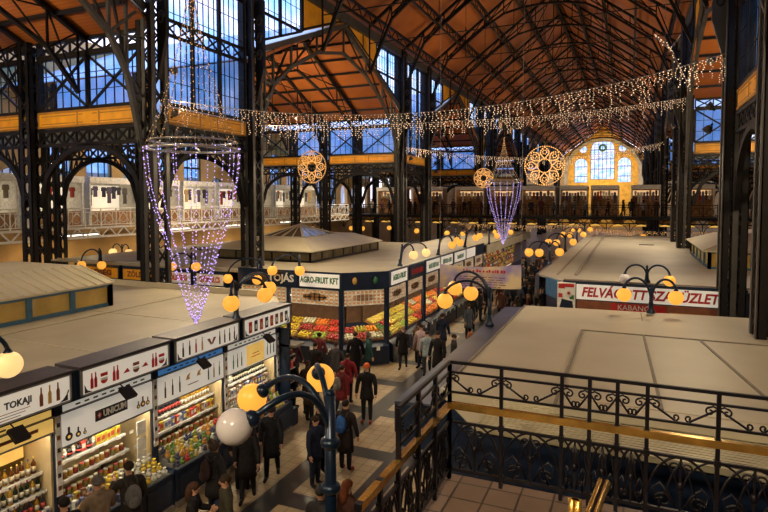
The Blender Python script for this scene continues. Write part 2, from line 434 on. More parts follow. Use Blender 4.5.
    a = MB(); a.tube([(0.125*cos(t)*1.0, hy+.035+.05*sin(t*.5), 1.655+.13*sin(t)) for t in [(-.35+PI*1.2*i/14) for i in range(15)]], .035, 7); a.ell((0, hy+.03, 1.66), (.108, .105, .118), 12, 8, 0); hair['hood'] = a
    pr = dict(body=body.mesh('body', [SKIN, EYE, LIP]), coat=coat.mesh('coat', [IRON]), trousers=trou.mesh('trousers', [IRON]), shoes=[q.mesh('shoe', [IRON]) for q in shoes],
              hair={k: h.mesh(k, [IRON]) for k, h in hair.items()})
    _proto[k] = pr; return pr
def backpack_mesh():
    m = MB()
    m.ell((0, .2, 1.22), (.15, .085, .22), 12, 8, 0); m.ell((0, .27, 1.13), (.11, .05, .11), 10, 6, 0)
    m.tube([(-.04, .15, 1.43), (0, .17, 1.47), (.04, .15, 1.43)], .010, 6, 1)
    for s in (-1, 1): m.tube([(s*.09, .15, 1.40), (s*.10, .05, 1.475), (s*.11, -.10, 1.44), (s*.12, -.155, 1.28), (s*.15, -.05, 1.12), (s*.12, .14, 1.06)], .014, 6, 1)
    return m
def dress(ob, mat):
    ob.material_slots[0].link = 'OBJECT'; ob.material_slots[0].material = mat
def person(x, y, z, rz, label, pose='stand', hem=.72, coat=(.015, .014, .016), trousers=(.02, .02, .028), hair='short', haircol=(.03, .018, .012), female=False, shoe=(.015, .012, .012), h=1.72, group=None, pack=None, packlabel=None):
    pr = person_proto(pose, hem, female)
    r = empty('person', (x, y, z), label, 'person', group); r.rotation_euler = (0, 0, rz); k = h/1.76; r.scale = (k, k, k)
    def part(n, me, mat):
        o = bpy.data.objects.new(n, me); COL.objects.link(o); o.parent = r
        if mat: dress(o, mat)
        return o
    part('body', pr['body'], None); part('coat', pr['coat'], cmat(coat)); part('trousers', pr['trousers'], cmat(trousers)); [part('shoe', s_, cmat(shoe, .4)) for s_ in pr['shoes']]
    part({'beanie': 'hat', 'bobble': 'hat', 'cap': 'cap', 'hood': 'hood'}.get(hair, 'hair'), pr['hair'][hair], cmat(haircol))
    if pack:
        if 'pack' not in _proto: _proto['pack'] = backpack_mesh().mesh('backpack', [IRON, INK])
        b = bpy.data.objects.new('backpack', _proto['pack']); COL.objects.link(b); b.location = (x, y, z); b.rotation_euler = (0, 0, rz); b.scale = (k, k, k)
        dress(b, cmat(pack)); tag(b, packlabel, 'backpack')
    return r
D = math.radians
# rz: 0 faces -Y (towards camera), 90 faces +X, 180 faces +Y (away), -90 faces -X (to the left stalls)
BLK = (.012, .011, .013); NAVY = (.012, .016, .035); OLV = (.045, .04, .022); GRY = (.16, .13, .10)
person(-8.36, 6.32, 0, D(-100), 'person in black coat with black hair, beside the post under the round-bottle sign', 'look', .6, BLK, hair='short', haircol=(.01, .008, .008))
person(-8.38, 6.95, 0, D(-110), 'person in grey-brown coat and grey knit hat at the left stall counter', 'hold', .5, (.17, .12, .085), hair='beanie', haircol=(.10, .09, .09), h=1.78)
person(-8.36, 7.6, 0, D(-120), 'person in dark coat with grey backpack at the stall counter beside yellow bags', 'look', .62, (.025, .02, .018), hair='short', haircol=(.025, .015, .01), h=1.76, pack=(.13, .125, .13), packlabel='grey backpack on the back of the person at the stall counter')
person(-8.37, 5.3, 0, D(-90), 'person in red bobble hat at the bottom left edge, farther left of two red hats', 'stand', .6, BLK, hair='bobble', haircol=(.30, .02, .02), h=1.62)
person(-8.25, 5.72, 0, D(-95), 'person in bright red cap at the bottom left edge, nearer the black-haired person', 'stand', .6, (.03, .02, .03), hair='beanie', haircol=(.45, .015, .03), h=1.60)
person(-7.6, 9.0, 0, D(165), 'person in dark hooded jacket with dark backpack, seen from behind left of the white globe', 'stand', .66, (.02, .018, .02), (.03, .04, .075), 'hood', (.05, .035, .03), h=1.76, pack=(.035, .02, .02), packlabel='dark backpack worn by the hooded person left of the white globe')
person(-7.05, 7.7, 0, D(120), 'person with long brown hair and dark jacket holding a phone at the bottom edge', 'hold', .7, BLK, hair='long', haircol=(.055, .025, .014), female=True, h=1.62)
person(-6.5, 8.0, 0, D(-40), 'person in olive-black jacket with short dark hair and turned head at the bottom edge', 'pockets', .7, (.04, .036, .025), hair='short', haircol=(.03, .018, .012), h=1.74)
person(-7.62, 10.1, 0, D(30), 'person in long black coat walking just behind the white globe', 'walk', .55, BLK, BLK, 'long', (.05, .02, .012), True, h=1.72)
person(-7.95, 10.35, 0, D(200), 'person in black jacket standing behind the white globe, at its left side', 'stand', .7, (.02, .015, .016), BLK, 'short', h=1.78)
person(-7.7, 11.15, 0, D(25), 'person in black coat with a bare face looking up, standing right of the amber globe', 'walk', .55, (.012, .012, .016), BLK, 'beanie', (.02, .012, .012), True, h=1.74)
person(-8.35, 11.2, 0, D(-80), 'person in blue cap and blue jeans at the produce counter', 'walk', .7, NAVY, (.03, .045, .09), 'cap', (.02, .07, .25), h=1.72)
person(-6.75, 11.75, 0, D(70), 'person in black coat just left of the foreground lamp post', 'stand', .6, BLK, BLK, 'short', h=1.74)
person(-6.55, 11.2, 0, D(80), 'person in dark blue jacket mostly hidden behind the foreground lamp post', 'stand', .7, NAVY, (.02, .03, .06), 'short', h=1.66)
person(-6.25, 12.15, 0, D(175), 'person in black coat with red collar and blue backpack right of the lamp post', 'stand', .5, (.02, .014, .014), BLK, 'short', (.02, .012, .01), shoe=(.25, .02, .02), h=1.76, pack=(.03, .10, .32), packlabel='blue and red backpack worn right of the foreground lamp post')
person(-7.05, 15.1, 0, D(10), 'person in black fur-collared jacket and orange hat walking in mid aisle', 'stand', .72, BLK, BLK, 'beanie', (.55, .12, .03), shoe=(.22, .03, .02), h=1.78)
person(-7.8, 14.9, 0, D(170), 'person in dark red jacket with grey backpack in mid aisle', 'walk', .7, (.16, .02, .025), (.02, .022, .03), 'short', h=1.7, pack=(.17, .15, .14), packlabel='pale grey backpack on the dark red jacket in mid aisle')
person(-8.3, 16.3, 0, D(190), 'person in red jacket among the group before the fruit counter', 'stand', .75, (.22, .02, .03), BLK, 'short', h=1.66)
person(-9.75, 15.3, 0, D(150), 'person in black jacket at the end of the left stall near the corner shelf', 'stand', .7, BLK, BLK, 'short', h=1.72)
person(-9.0, 15.0, 0, D(-140), 'person in dark coat with pinkish scarf at the near end of the left stall', 'hold', .55, (.03, .022, .022), BLK, 'long', (.05, .02, .015), True, h=1.66)
person(-8.6, 14.4, 0, D(160), 'person in brown-black coat facing away beside the left stall corner', 'stand', .6, (.03, .02, .015), BLK, 'short', h=1.7)
person(-9.9, 16.9, 0, D(180), 'person in black coat facing the lemons at the fruit counter', 'look', .6, (.02, .018, .02), BLK, 'short', h=1.7)
person(-9.3, 17.3, 0, D(185), 'person in grey jacket facing the tomatoes at the fruit counter', 'look', .7, (.07, .065, .07), BLK, 'beanie', (.05, .02, .02), h=1.68)
person(-10.9, 17.2, 0, D(175), 'person with pink bag strap and dark jacket at the left of the fruit counter', 'look', .7, (.06, .02, .03), BLK, 'long', (.03, .02, .015), True, h=1.64)
person(-8.75, 18.9, 0, D(120), 'person in teal-green jacket with beige hood by the fruit stall corner', 'stand', .7, (.02, .06, .065), BLK, 'hood', (.16, .12, .09), h=1.74)
person(-9.2, 18.7, 0, D(-160), 'person in black coat beside the teal jacket at the fruit stall corner', 'stand', .6, BLK, BLK, 'short', h=1.76)
person(-8.05, 20.6, 0, D(15), 'person with fair hair and black coat walking from the fruit stall', 'walk', .6, BLK, (.02, .02, .025), 'long', (.25, .17, .09), True, h=1.68)
person(-7.7, 21.4, 0, D(160), 'person in brown coat facing the oranges behind the fair-haired walker', 'stand', .55, (.10, .06, .035), BLK, 'short', h=1.72)
person(-7.4, 20.9, 0, D(-15), 'person in white and pink open jacket and dark jeans in the aisle', 'stand', .74, (.42, .30, .32), (.02, .025, .045), 'short', h=1.76)
person(-6.95, 20.3, 0, D(20), 'person in pale blue jacket beside the white and pink jacket', 'walk', .74, (.26, .32, .36), (.03, .03, .04), 'short', h=1.66)
person(-6.3, 19.6, 0, D(-10), 'tall person in black coat and black cap, left of the blue canopy', 'stand', .5, BLK, BLK, 'cap', (.012, .012, .012), h=1.86)
person(-7.3, 23.3, 0, D(170), 'person in navy coat facing away before the hanging banner', 'stand', .6, NAVY, BLK, 'short', h=1.74)
person(-5.85, 20.1, 0, D(100), 'person in dark jacket leaning by the blue canopy edge, left of two', 'stand', .7, (.03, .028, .03), BLK, 'short', h=1.68)
person(-5.4, 20.8, 0, D(100), 'person with ginger hair and dark jacket by the blue canopy edge', 'stand', .7, (.05, .04, .04), BLK, 'long', (.25, .09, .04), True, h=1.66)
person(-4.55, 15.6, 0, D(-70), 'bare-headed person with greying hair half hidden by the blue canopy', 'stand', .7, (.06, .05, .05), BLK, 'short', (.30, .24, .22), h=1.72)
person(-4.9, 13.6, 0, D(-60), 'person with pinkish face close under the near end of the blue canopy', 'stand', .7, (.05, .045, .05), BLK, 'short', (.30, .2, .17), h=1.68)
person(-5.2, 26.6, 0, D(180), 'person in black coat with dark hair just in front of the banner', 'stand', .6, BLK, BLK, 'short', h=1.76)
person(-4.75, 8.3, 0, D(180), 'person in black and white bobble hat at the bottom edge left of the lamp post', 'stand', .7, (.04, .04, .045), BLK, 'bobble', (.03, .03, .03), h=1.72)
person(-4.45, 8.7, 0, D(160), 'person with auburn hair at the bottom edge behind the lamp post', 'stand', .7, (.05, .02, .015), BLK, 'long', (.12, .035, .015), True, h=1.72)
person(-10.6, 18.4, 0, D(180), 'person in maroon jacket bending toward the apples at the fruit counter', 'look', .7, (.12, .02, .025), BLK, 'short', h=1.65)
cols = [BLK, NAVY, (.05, .03, .025), (.03, .03, .03), (.12, .05, .04), (.06, .07, .09), (.20, .18, .16), (.02, .02, .03), (.09, .02, .02)]
spots = [(-5.2, 26.6)]
for i in range(60):
    for tr in range(40):
        x = R.uniform(-8.2, -4.3); y = 27.3+(i/59)**.9*25+R.uniform(-1.5, 1.5)
        if all((x-a)**2+(y-b)**2 > .72**2 for a, b in spots): break
    else: continue
    spots.append((x, y))
    person(x, y, 0, R.uniform(-PI, PI), 'person in winter coat in the crowd filling the aisle beyond the banner', R.choice(['stand', 'walk', 'stride', 'pockets']), R.choice([.55, .72]),
           R.choice(cols), R.choice([BLK, NAVY]), R.choice(['short', 'long', 'beanie', 'hood']), R.choice([(.03, .02, .012), (.06, .03, .015), (.2, .13, .07), (.02, .02, .02)]), R.random() < .5, h=R.uniform(1.6, 1.85), group='crowd beyond the banner')
for i in range(30):
    x = -27+i*1.05+R.uniform(-.2, .2)
    person(x, 58.9+R.uniform(0, 1.2), 5.0, R.choice([0, PI, PI/2, -PI/2])+R.uniform(-.5, .5), 'person on the far cross gallery behind its railing', R.choice(['stand', 'walk', 'pockets', 'look']), .66,
           R.choice(cols+[(.3, .26, .24)]), BLK, R.choice(['short', 'long', 'beanie']), R.choice([(.03, .02, .012), (.12, .06, .03)]), R.random() < .5, h=R.uniform(1.6, 1.8), group='people on the far cross gallery')

# ================================================================== THE HALL
XL, XR, XC = -15.8, 3.1, -6.35
XA = (-22.2, -28.6); XB = (9.7, 16.1)
WL, WR = -33.0, 20.5
PER = 24.1
BAYS = [(15.7+PER*k, 21.5+PER*k) for k in range(-1, 6)]
TRANS = [(21.5+PER*k, 39.8+PER*k) for k in range(-1, 5)]
YEND = 150.0
EAVE, RIDGE = 17.6, 24.6

m = MB(); m.box(WL-.5, WR+.5, -6.5, YEND+.5, -.3, 0); struct(m.build('floor', FLOOR, origin=(0, 0, 0)))
def slab(mb, pts, t, mi=0):
    mb.prism(pts, (0, 0, t), mi)
m = MB()
slab(m, [(XL-.6, -6.5, EAVE), (XC, -6.5, RIDGE), (XC, YEND+.5, RIDGE), (XL-.6, YEND+.5, EAVE)], .2)
slab(m, [(XC, -6.5, RIDGE), (XR+.6, -6.5, EAVE), (XR+.6, YEND+.5, EAVE), (XC, YEND+.5, RIDGE)], .2)
struct(m.build('ceiling', WOOD, origin=(XC, 70, EAVE)), 'orange boarded pitched ceiling over the nave')
for y0, y1 in TRANS:
    ym = (y0+y1)/2
    for xa, xb in ((WL-.3, XL+.05), (XR-.05, WR+.3)):
        m = MB()
        slab(m, [(xa, y0-.06, 12.75), (xb, y0-.06, 12.75), (xb, ym, 17.0), (xa, ym, 17.0)], .15)
        slab(m, [(xa, ym, 17.0), (xb, ym, 17.0), (xb, y1+.06, 12.75), (xa, y1+.06, 12.75)], .15)
        struct(m.build('ceiling_transept', WOOD), 'orange boarded pitched ceiling of a side transept')
        m = MB()
        slab(m, [(xa, y0-.1, 12.93), (xb, y0-.1, 12.93), (xb, ym, 17.2), (xa, ym, 17.2)], .05)
        slab(m, [(xa, ym, 17.2), (xb, ym, 17.2), (xb, y1+.1, 12.93), (xa, y1+.1, 12.93)], .05)
        struct(m.build('roof_covering', EXT3))  # pale outer sheet added to look sky-bright through the windows
for y0, y1 in BAYS:
    for xa, xb in ((WL-.3, XL-.3), (XR+.3, WR+.3)):
        m = MB(); m.box(xa, xb, max(y0+.3, -6.5), y1-.3, 9.45, 9.6); struct(m.build('ceiling_aisle', EXT2), 'flat roof over an aisle bay')

# iron columns
def column(x, y, z1, w=.72, tall=True):
    r = empty('iron_column', (x, y, 0), kind='structure')
    m = MB(); h = w/2; t = .20
    for sx in (-1, 1):
        for sy in (-1, 1):
            cx_, cy_ = x+sx*(h-t/2), y+sy*(h-t/2)
            m.box(cx_-t/2, cx_+t/2, y+sy*(h-.03), y+sy*h, 0, z1, 0)
            m.box(x+sx*(h-.03), x+sx*h, cy_-t/2, cy_+t/2, 0, z1, 0)
            m.box(cx_-.035, cx_+.035, cy_-.035, cy_+.035, 0, z1, 0)
    m.box(x-.10, x+.10, y-.03, y+.03, 0, z1, 0); m.box(x-.03, x+.03, y-.10, y+.10, 0, z1, 0)
    m.box(x-h-.1, x+h+.1, y-h-.1, y+h+.1, 0, .5, 0)
    for z in (z1-.4,): m.box(x-h-.06, x+h+.06, y-h-.06, y+h+.06, z, z+.22, 0)
    m.build('column_shaft', [IRON], r)
    m = MB(); z = .6; st = .72
    while z < z1-st:
        for s in (-1, 1):
            a = h-.05
            m.bar((x-a, y+s*(h-.015), z), (x+a, y+s*(h-.015), z+st), .065, .02, 0, (0, 1, 0)); m.bar((x+a, y+s*(h-.015), z), (x-a, y+s*(h-.015), z+st), .065, .02, 0, (0, 1, 0))
            m.bar((x+s*(h-.015), y-a, z), (x+s*(h-.015), y+a, z+st), .065, .02, 0, (1, 0, 0)); m.bar((x+s*(h-.015), y+a, z), (x+s*(h-.015), y-a, z+st), .065, .02, 0, (1, 0, 0))
        z += st
    m.build('column_lattice', [IRON], r)
    if tall:
        m = MB(); s = 1 if x < XC else -1     # tapered plate bracket towards the nave, with a scroll
        xf = x+s*h
        m.prism([(xf, y-.08, 10.9), (xf+s*.42, y-.08, 12.4), (xf+s*.42, y-.08, z1-2.2), (xf, y-.08, z1-2.2)], (0, .16, 0), 0)
        for q in range(3):
            zc = 13.0+q*.75
            for dy in (-.09, .09): m.tube([(xf+s*(.21+.15*cos(t)*(1-t/14)), y+dy, zc+.26*sin(t)*(1-t/14)) for t in [i*.5 for i in range(20)]], .03, 5, 1)
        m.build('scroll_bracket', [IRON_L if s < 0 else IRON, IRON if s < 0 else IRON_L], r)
        m = MB()
        for sy in (-1, 1): m.bar((x+s*(h+.02), y+sy*.30, 0), (x+s*(h+.02), y+sy*.30, z1), .16, .03, 0, (1, 0, 0))
        m.bar((x, y-h-.02, 0), (x, y-h-.02, z1), .16, .03, 0, (0, 1, 0))
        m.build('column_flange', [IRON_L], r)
    return r
ys = [y for b in BAYS for y in b if y > -6]
for y in ys:
    for x in (XL, XR): column(x, y, EAVE)
    if y < 75:
        for x in XA+XB: column(x, y, 12.8, .66, False)

# trusses over the nave
def roof_z(x): return EAVE+(RIDGE-EAVE)*(1-abs(x-XC)/(XR-XC))
def nave_truss(y, fine):
    m = MB(); n = 12 if fine else 8
    top = []; low = []
    for i in range(n+1):
        x = XL+.3+(XR-XL-.6)*i/n; u = (x-XC)/(XR-XC)
        top.append((x, y, roof_z(x)-.15)); zl = 12.2+(21.6-12.2)*math.sqrt(max(0, 1-abs(u)**2.2))
        low.append((x, y, min(zl, roof_z(x)-.9)))
    m.path(top, .16, .2, 0, (0, 1, 0)); m.path([(p[0], y, p[2]-.55) for p in top[1:-1]], .08, .12, 0, (0, 1, 0)); m.path(low, .14, .18, 0, (0, 1, 0))
    for i in range(n+1): m.bar(low[i], top[i], .07, .09, 0, (0, 1, 0))
    for i in range(n):
        if i < n/2: m.bar(low[i], top[i+1], .06, .08, 0, (0, 1, 0))
        else: m.bar(top[i], low[i+1], .06, .08, 0, (0, 1, 0))
    m.bar((XL+.3, y, 16.6), (XR-.3, y, 16.6+.2), .045, .06, 0, (0, 1, 0))
    for xx in (XC-4.5, XC, XC+4.5): m.bar((xx, y, 16.7), (xx, y, roof_z(xx)-.4), .03, .04, 0, (0, 1, 0))
    struct(m.build('roof_truss', [IRON], origin=(XC, y, EAVE)))
y = 3.5
tys = []
for k in range(-1, 6):
    b = 15.7+PER*k
    tys += [b, b+5.8, b+11.9, b+18.0]
for y in tys:
    if -5 < y < 149: nave_truss(y, y < 70)
def purlin(x):
    m = MB(); z = roof_z(x)-.05; d = .7; n = 0; y = -6.0
    m.bar((x, -6, z-.08), (x, YEND, z-.08), .16, .12); m.bar((x, -6, z-d), (x, YEND, z-d), .14, .12)
    while y < YEND-1.5:
        m.bar((x, y, z-d), (x, y+.75, z), .05, .05); m.bar((x, y+.75, z), (x, y+1.5, z-d), .05, .05); y += 1.5
    struct(m.build('roof_purlin', [IRON], origin=(x, 70, z-d)))
for i in range(-4, 5):
    if i: purlin(XC+i*2.15+(.0 if i else 0))
purlin(XC)
m = MB(); m.box(XL-.25, XL+.25, -6, YEND, EAVE-.55, EAVE-.02); struct(m.build('eaves_beam', [IRON_L]))
m = MB(); m.box(XR-.25, XR+.25, -6, YEND, EAVE-.55, EAVE-.02); struct(m.build('eaves_beam', [IRON_L]))

# lattice beams and arches between two columns; c(t, z) maps the run to the world
def run_map(p, q):
    p = Vector((*p, 0)); q = Vector((*q, 0))
    return lambda t, z: (p.x+(q.x-p.x)*t, p.y+(q.y-p.y)*t, z)
def lattice(m, c, t0, t1, z0, z1, n, up, w=.07):
    m.bar(c(t0, z0), c(t1, z0), .16, .12, 0, (0, 0, 1)); m.bar(c(t0, z1), c(t1, z1), .16, .12, 0, (0, 0, 1))
    for i in range(n):
        a = t0+(t1-t0)*i/n; b = t0+(t1-t0)*(i+1)/n
        m.bar(c(a, z0), c(b, z1), w, w, 0, up); m.bar(c(a, z1), c(b, z0), w, w, 0, up); m.bar(c(a, z0), c(a, z1), w, w, 0, up)
def screen(p, q, up, fine=True):
    """what spans between two columns below the high windows: panel girder, lattice girder, arch"""
    c = run_map(p, q); m = MB(); L = (Vector(q)-Vector(p)).length; e = .45/L
    lattice(m, c, e, 1-e, 8.75, 9.32, 8, up)
    pts = [c(e+(1-2*e)*i/14, 6.3+2.35*math.sqrt(max(0, 1-(2*i/14-1)**2))) for i in range(15)]
    m.path(pts, .20, .16, 0, up)
    pts2 = [c(e+(1-2*e)*i/14, 6.3+1.95*math.sqrt(max(0, 1-((2*i/14-1)*1.06)**2)) if abs(2*i/14-1)*1.06 < 1 else 6.3) for i in range(15)]
    if fine:
        for i in (1, 2, 3, 4, 10, 11, 12, 13):
            m.bar(pts[i], c(e+(1-2*e)*i/14, 8.75), .06, .06, 0, up)
            j = i+1 if i < 7 else i-1
            m.bar(pts[i], c(e+(1-2*e)*j/14, 8.75), .05, .05, 0, up)
            for s in (0,):
                px = Vector(pts[i]); 
        for tt in (e+.04, 1-e-.04):
            cc = Vector(c(tt+(.03 if tt < .5 else -.03), 7.9))
            m.tube([cc+(Vector(c(1, 0))-Vector(c(0, 0))).normalized()*.22*cos(a)+Vector((0, 0, .22*sin(a))) for a in [i*PI/6 for i in range(13)]], .03, 5)
    struct(m.build('arched_girder', [IRON], origin=c(.5, 6.3)))
    g = MB(); d = (Vector(q)-Vector(p)).normalized(); nrm = Vector((-d.y, d.x))
    def plate(t0, t1, z0, z1, th, mi):
        a = c(t0, z0); b = c(t1, z0); o = Vector((nrm.x*th, nrm.y*th, 0))
        g.prism([Vector(a)-o, Vector(b)-o, Vector(c(t1, z1))-o, Vector(c(t0, z1))-o], o*2, mi)
    plate(e, 1-e, 9.42, 10.05, .06, 0)
    for z in (9.42, 9.97): plate(e, 1-e, z, z+.08, .085, 1)
    for a, b in ((e+.03, .40), (.42, .46), (.54, .58), (.60, 1-e-.03)):
        for z in (9.56, 9.86): plate(a, b, z, z+.035, .07, 1)
    for t in (e, .41, .59, 1-e-.02): plate(t, t+.012, 9.45, 10.0, .07, 1)
    struct(g.build('trim_ochre_panel', [YELLOW, YELLOW_D], origin=c(.5, 9.42)), 'ochre panelled girder band below the high windows')
nwin = [0]
def glazed(poly, vec_d, cols_heavy, thin, rows_heavy, rows_thin, cross=None):
    """poly: function zt(t)->(z0,z1) over t in 0..1 and c map; builds a window_<n> with frame and pane"""
def window(p, q, zlo, zhi, up, heavy=2, thin=5, rows=(), rthin=.8, cross=False):
    """zlo, zhi: functions of t"""
    c = run_map(p, q); nwin[0] += 1
    r = empty('window_%d' % nwin[0], c(.5, zlo(.5)), kind='structure')
    g = MB(); n = 12
    pts = [c(i/n, zlo(i/n)) for i in range(n+1)] + [c(i/n, zhi(i/n)) for i in range(n, -1, -1)]
    d = (Vector(q)-Vector(p)).normalized(); nn = Vector((-d.y, d.x, 0))*.008
    g.prism([Vector(a)-nn for a in pts], nn*2); g.build('pane', [GLASS], r)
    f = MB()
    f.path([c(i/n, zlo(i/n)) for i in range(n+1)], .12, .12, 0, up); f.path([c(i/n, zhi(i/n)) for i in range(n+1)], .12, .12, 0, up)
    for i in range(heavy+1):
        t = i/heavy; w = .16 if 0 < i < heavy else .12
        f.bar(c(t, zlo(t)), c(t, zhi(t)), w, .12, 0, up)
        if i < heavy:
            for k in range(1, thin):
                tt = (i+k/thin)/heavy
                if zhi(tt)-zlo(tt) > .1: f.bar(c(tt, zlo(tt)), c(tt, zhi(tt)), .026, .04, 0, up)
    def hbar(z, w):
        ts = [i/40 for i in range(41) if zlo(i/40) < z < zhi(i/40)]
        if len(ts) > 1: f.bar(c(ts[0], z), c(ts[-1], z), w, w*.8, 0, up)
    for z in rows: hbar(z, .12)
    z = min(zlo(0), zlo(1))+rthin; top = max(zhi(0), zhi(1), zhi(.5))
    while z < top-.1: hbar(z, .026); z += rthin
    if cross:
        for i in range(heavy):
            a, b = i/heavy, (i+1)/heavy
            f.bar(c(a, zlo(a)), c(b, zhi(b)), .09, .07, 0, up); f.bar(c(a, zhi(a)), c(b, zlo(b)), .09, .07, 0, up)
    f.build('window_frame', [IRON], r)
    return r
K = lambda v: (lambda t: v)
for y0, y1 in BAYS:
    if y0 < 0: continue
    for x, s in ((XL, 1), (XR, -1)):
        window((x, y0+.5), (x, y1-.5), K(10.15), K(17.05), (1, 0, 0), 3, 5 if y0 < 70 else 2, (12.7, 13.25, 15.3), .85 if y0 < 70 else 1.7)
        m = MB(); c = run_map((x, y0+.5), (x, y1-.5))
        for i in range(6): a, b = i/6, (i+1)/6; m.bar(c(a, 12.7), c(b, 13.25), .06, .06, 0, (1, 0, 0)); m.bar(c(a, 13.25), c(b, 12.7), .06, .06, 0, (1, 0, 0))
        struct(m.build('wind_brace', [IRON]))
        if y0 < 100: screen((x, y0), (x, y1), (1, 0, 0), y0 < 60)
for y0, y1 in TRANS:
    ym = (y0+y1)/2; hw = (y1-y0)/2
    gz = lambda yy: 13.5+(16.95-13.5)*(1-abs(yy-ym)/hw)
    for x in (XL, XR):
        for a, b in ((y0+.5, y0+4.4), (y1-4.4, y1-.5)):
            window((x, a), (x, b), (lambda t, a=a, b=b: gz(a+(b-a)*t)+.15), K(17.05), (1, 0, 0), 2 if y0 < 70 else 1, 4, (15.3,), .85)
        for a, b in ((y0+4.4, ym-.4), (ym+.4, y1-4.4)):
            m = MB(); za, zb = gz(a)+.15, gz(b)+.15
            m.prism([(x-.05, a, za), (x-.05, b, zb), (x-.05, b, 17.05), (x-.05, a, 17.05)], (.1, 0, 0), 0)
            mid = (a+b)/2
            for t in (a+.08, mid, b-.08): m.bar((x, t, gz(t)+.15), (x, t, 17.05), .1, .16, 1, (1, 0, 0))
            m.bar((x, a, za+.1), (x, b, zb+.1), .12, .16, 1, (1, 0, 0))
            struct(m.build('trim_ochre_panel', [YELLOW, IRON]), 'ochre panel beside the gable point')
        # the gable arch truss in the nave wall
        m = MB(); prof = [(.5, 8.3), (.75, 9.5), (1.1, 10.9), (1.8, 12.1), (3.4, 13.3), (6.0, 14.6), (hw, 15.3)]
        left = [(x, y0+d, z) for d, z in prof]; right = [(x, y1-d, z) for d, z in prof][::-1]
        arch = left+right[1:]
        m.path(arch, .17, .16, 1, (1, 0, 0))
        raf = [(x, y0+.3, 13.35), (x, ym, 16.9), (x, y1-.3, 13.35)]; m.path(raf, .26, .24, 1, (1, 0, 0))
        for p in arch[2:-2]:
            m.bar(p, (x, p[1], gz(p[1])-.1), .10, .10, 1, (1, 0, 0))
        for a, b in zip(arch[3:-3], arch[4:-2]):
            if a[1] < ym: m.bar(a, (x, b[1], gz(b[1])-.15), .08, .08, 0, (1, 0, 0))
            else: m.bar((x, a[1], gz(a[1])-.15), b, .08, .08, 0, (1, 0, 0))
        for sgn, yc in ((1, y0), (-1, y1)):
            m.bar((x, yc+sgn*.45, 12.25), (x, yc+sgn*1.8, 12.1), .08, .08, 1, (1, 0, 0)); m.bar((x, yc+sgn*.45, 13.3), (x, yc+sgn*1.8, 12.1), .09, .09, 1, (1, 0, 0))
            m.bar((x, yc+sgn*.45, 10.2), (x, yc+sgn*1.05, 10.9), .08, .08, 1, (1, 0, 0))
            for q in range(4):
                yy = yc+sgn*(.52+.07*q); zz = 8.6+q*.62
                m.tube([(x, yy+.16*cos(a), zz+.2*sin(a)) for a in [i*PI/5 for i in range(11)]], .028, 5, 0)
        if y0 < 110: struct(m.build('gable_arch_truss', [IRON, IRON_L], origin=(x, ym, 8.3)))
    # transept inner trusses and side walls
    if y0 < 75:
        for sgn, xs in ((-1, (XL,)+XA), (1, (XR,)+XB)):
            for xq in (xs[0]+sgn*3.2, xs[1], xs[1]+sgn*3.2, xs[2]):
                m = MB(); tz = lambda yy: 12.75+4.25*(1-abs(yy-ym)/hw)-.12
                m.path([(xq, y0, tz(y0)), (xq, ym, tz(ym)), (xq, y1, tz(y1))], .16, .2, 0, (1, 0, 0))
                lo = [(xq, y0+.4, 10.6), (xq, y0+1.6, 12.0), (xq, y0+4, 13.2), (xq, ym, 14.6), (xq, y1-4, 13.2), (xq, y1-1.6, 12.0), (xq, y1-.4, 10.6)]
                m.path(lo, .13, .15, 0, (1, 0, 0))
                for i, p in enumerate(lo): m.bar(p, (xq, p[1], tz(p[1])), .07, .07, 0, (1, 0, 0))
                for a, b in zip(lo, lo[1:]): m.bar(a, (xq, b[1], tz(b[1])), .05, .05, 0, (1, 0, 0)); m.bar(b, (xq, a[1], tz(a[1])), .05, .05, 0, (1, 0, 0))
                struct(m.build('transept_truss', [IRON], origin=(xq, ym, 10.6)))
            m = MB()
            for i in range(1, 7):
                for ss in (-1, 1):
                    yy = ym+ss*hw*i/7; zz = 12.75+4.25*(1-i/7)-.06
                    m.bar((xs[0], yy, zz-.06), (xs[2]+sgn*4, yy, zz-.06), .10, .14)
            struct(m.build('roof_purlins', [IRON], origin=(xs[1], ym, 12.7)))
            for yy in (y0, y1):
                if yy < -3: continue
                for xa, xb in ((xs[0], xs[1]), (xs[1], xs[2])):
                    p, q = (xa, yy), (xb, yy)
                    if sgn < 0: p, q = q, p
                    screen(p, q, (0, 1, 0))
                    ca, cb = (p[0]+.45, yy), (q[0]-.45, yy)
                    if yy == y0 and yy > 0:  # pale wall put in for windows so the view behind reads bright
                        m = MB(); m.box(ca[0], cb[0], yy-.14, yy-.09, 9.6, 12.85); struct(m.build('wall_pale_backing', [EXT3]), 'pale solid wall put in behind the high windows')
                    else: window(ca, cb, K(10.12), K(12.1), (0, 1, 0), 2, 6, (), .66, True)
                    m = MB(); lattice(m, run_map(ca, cb), 0, 1, 12.2, 12.72, 6, (0, 1, 0)); struct(m.build('lattice_girder', [IRON]))

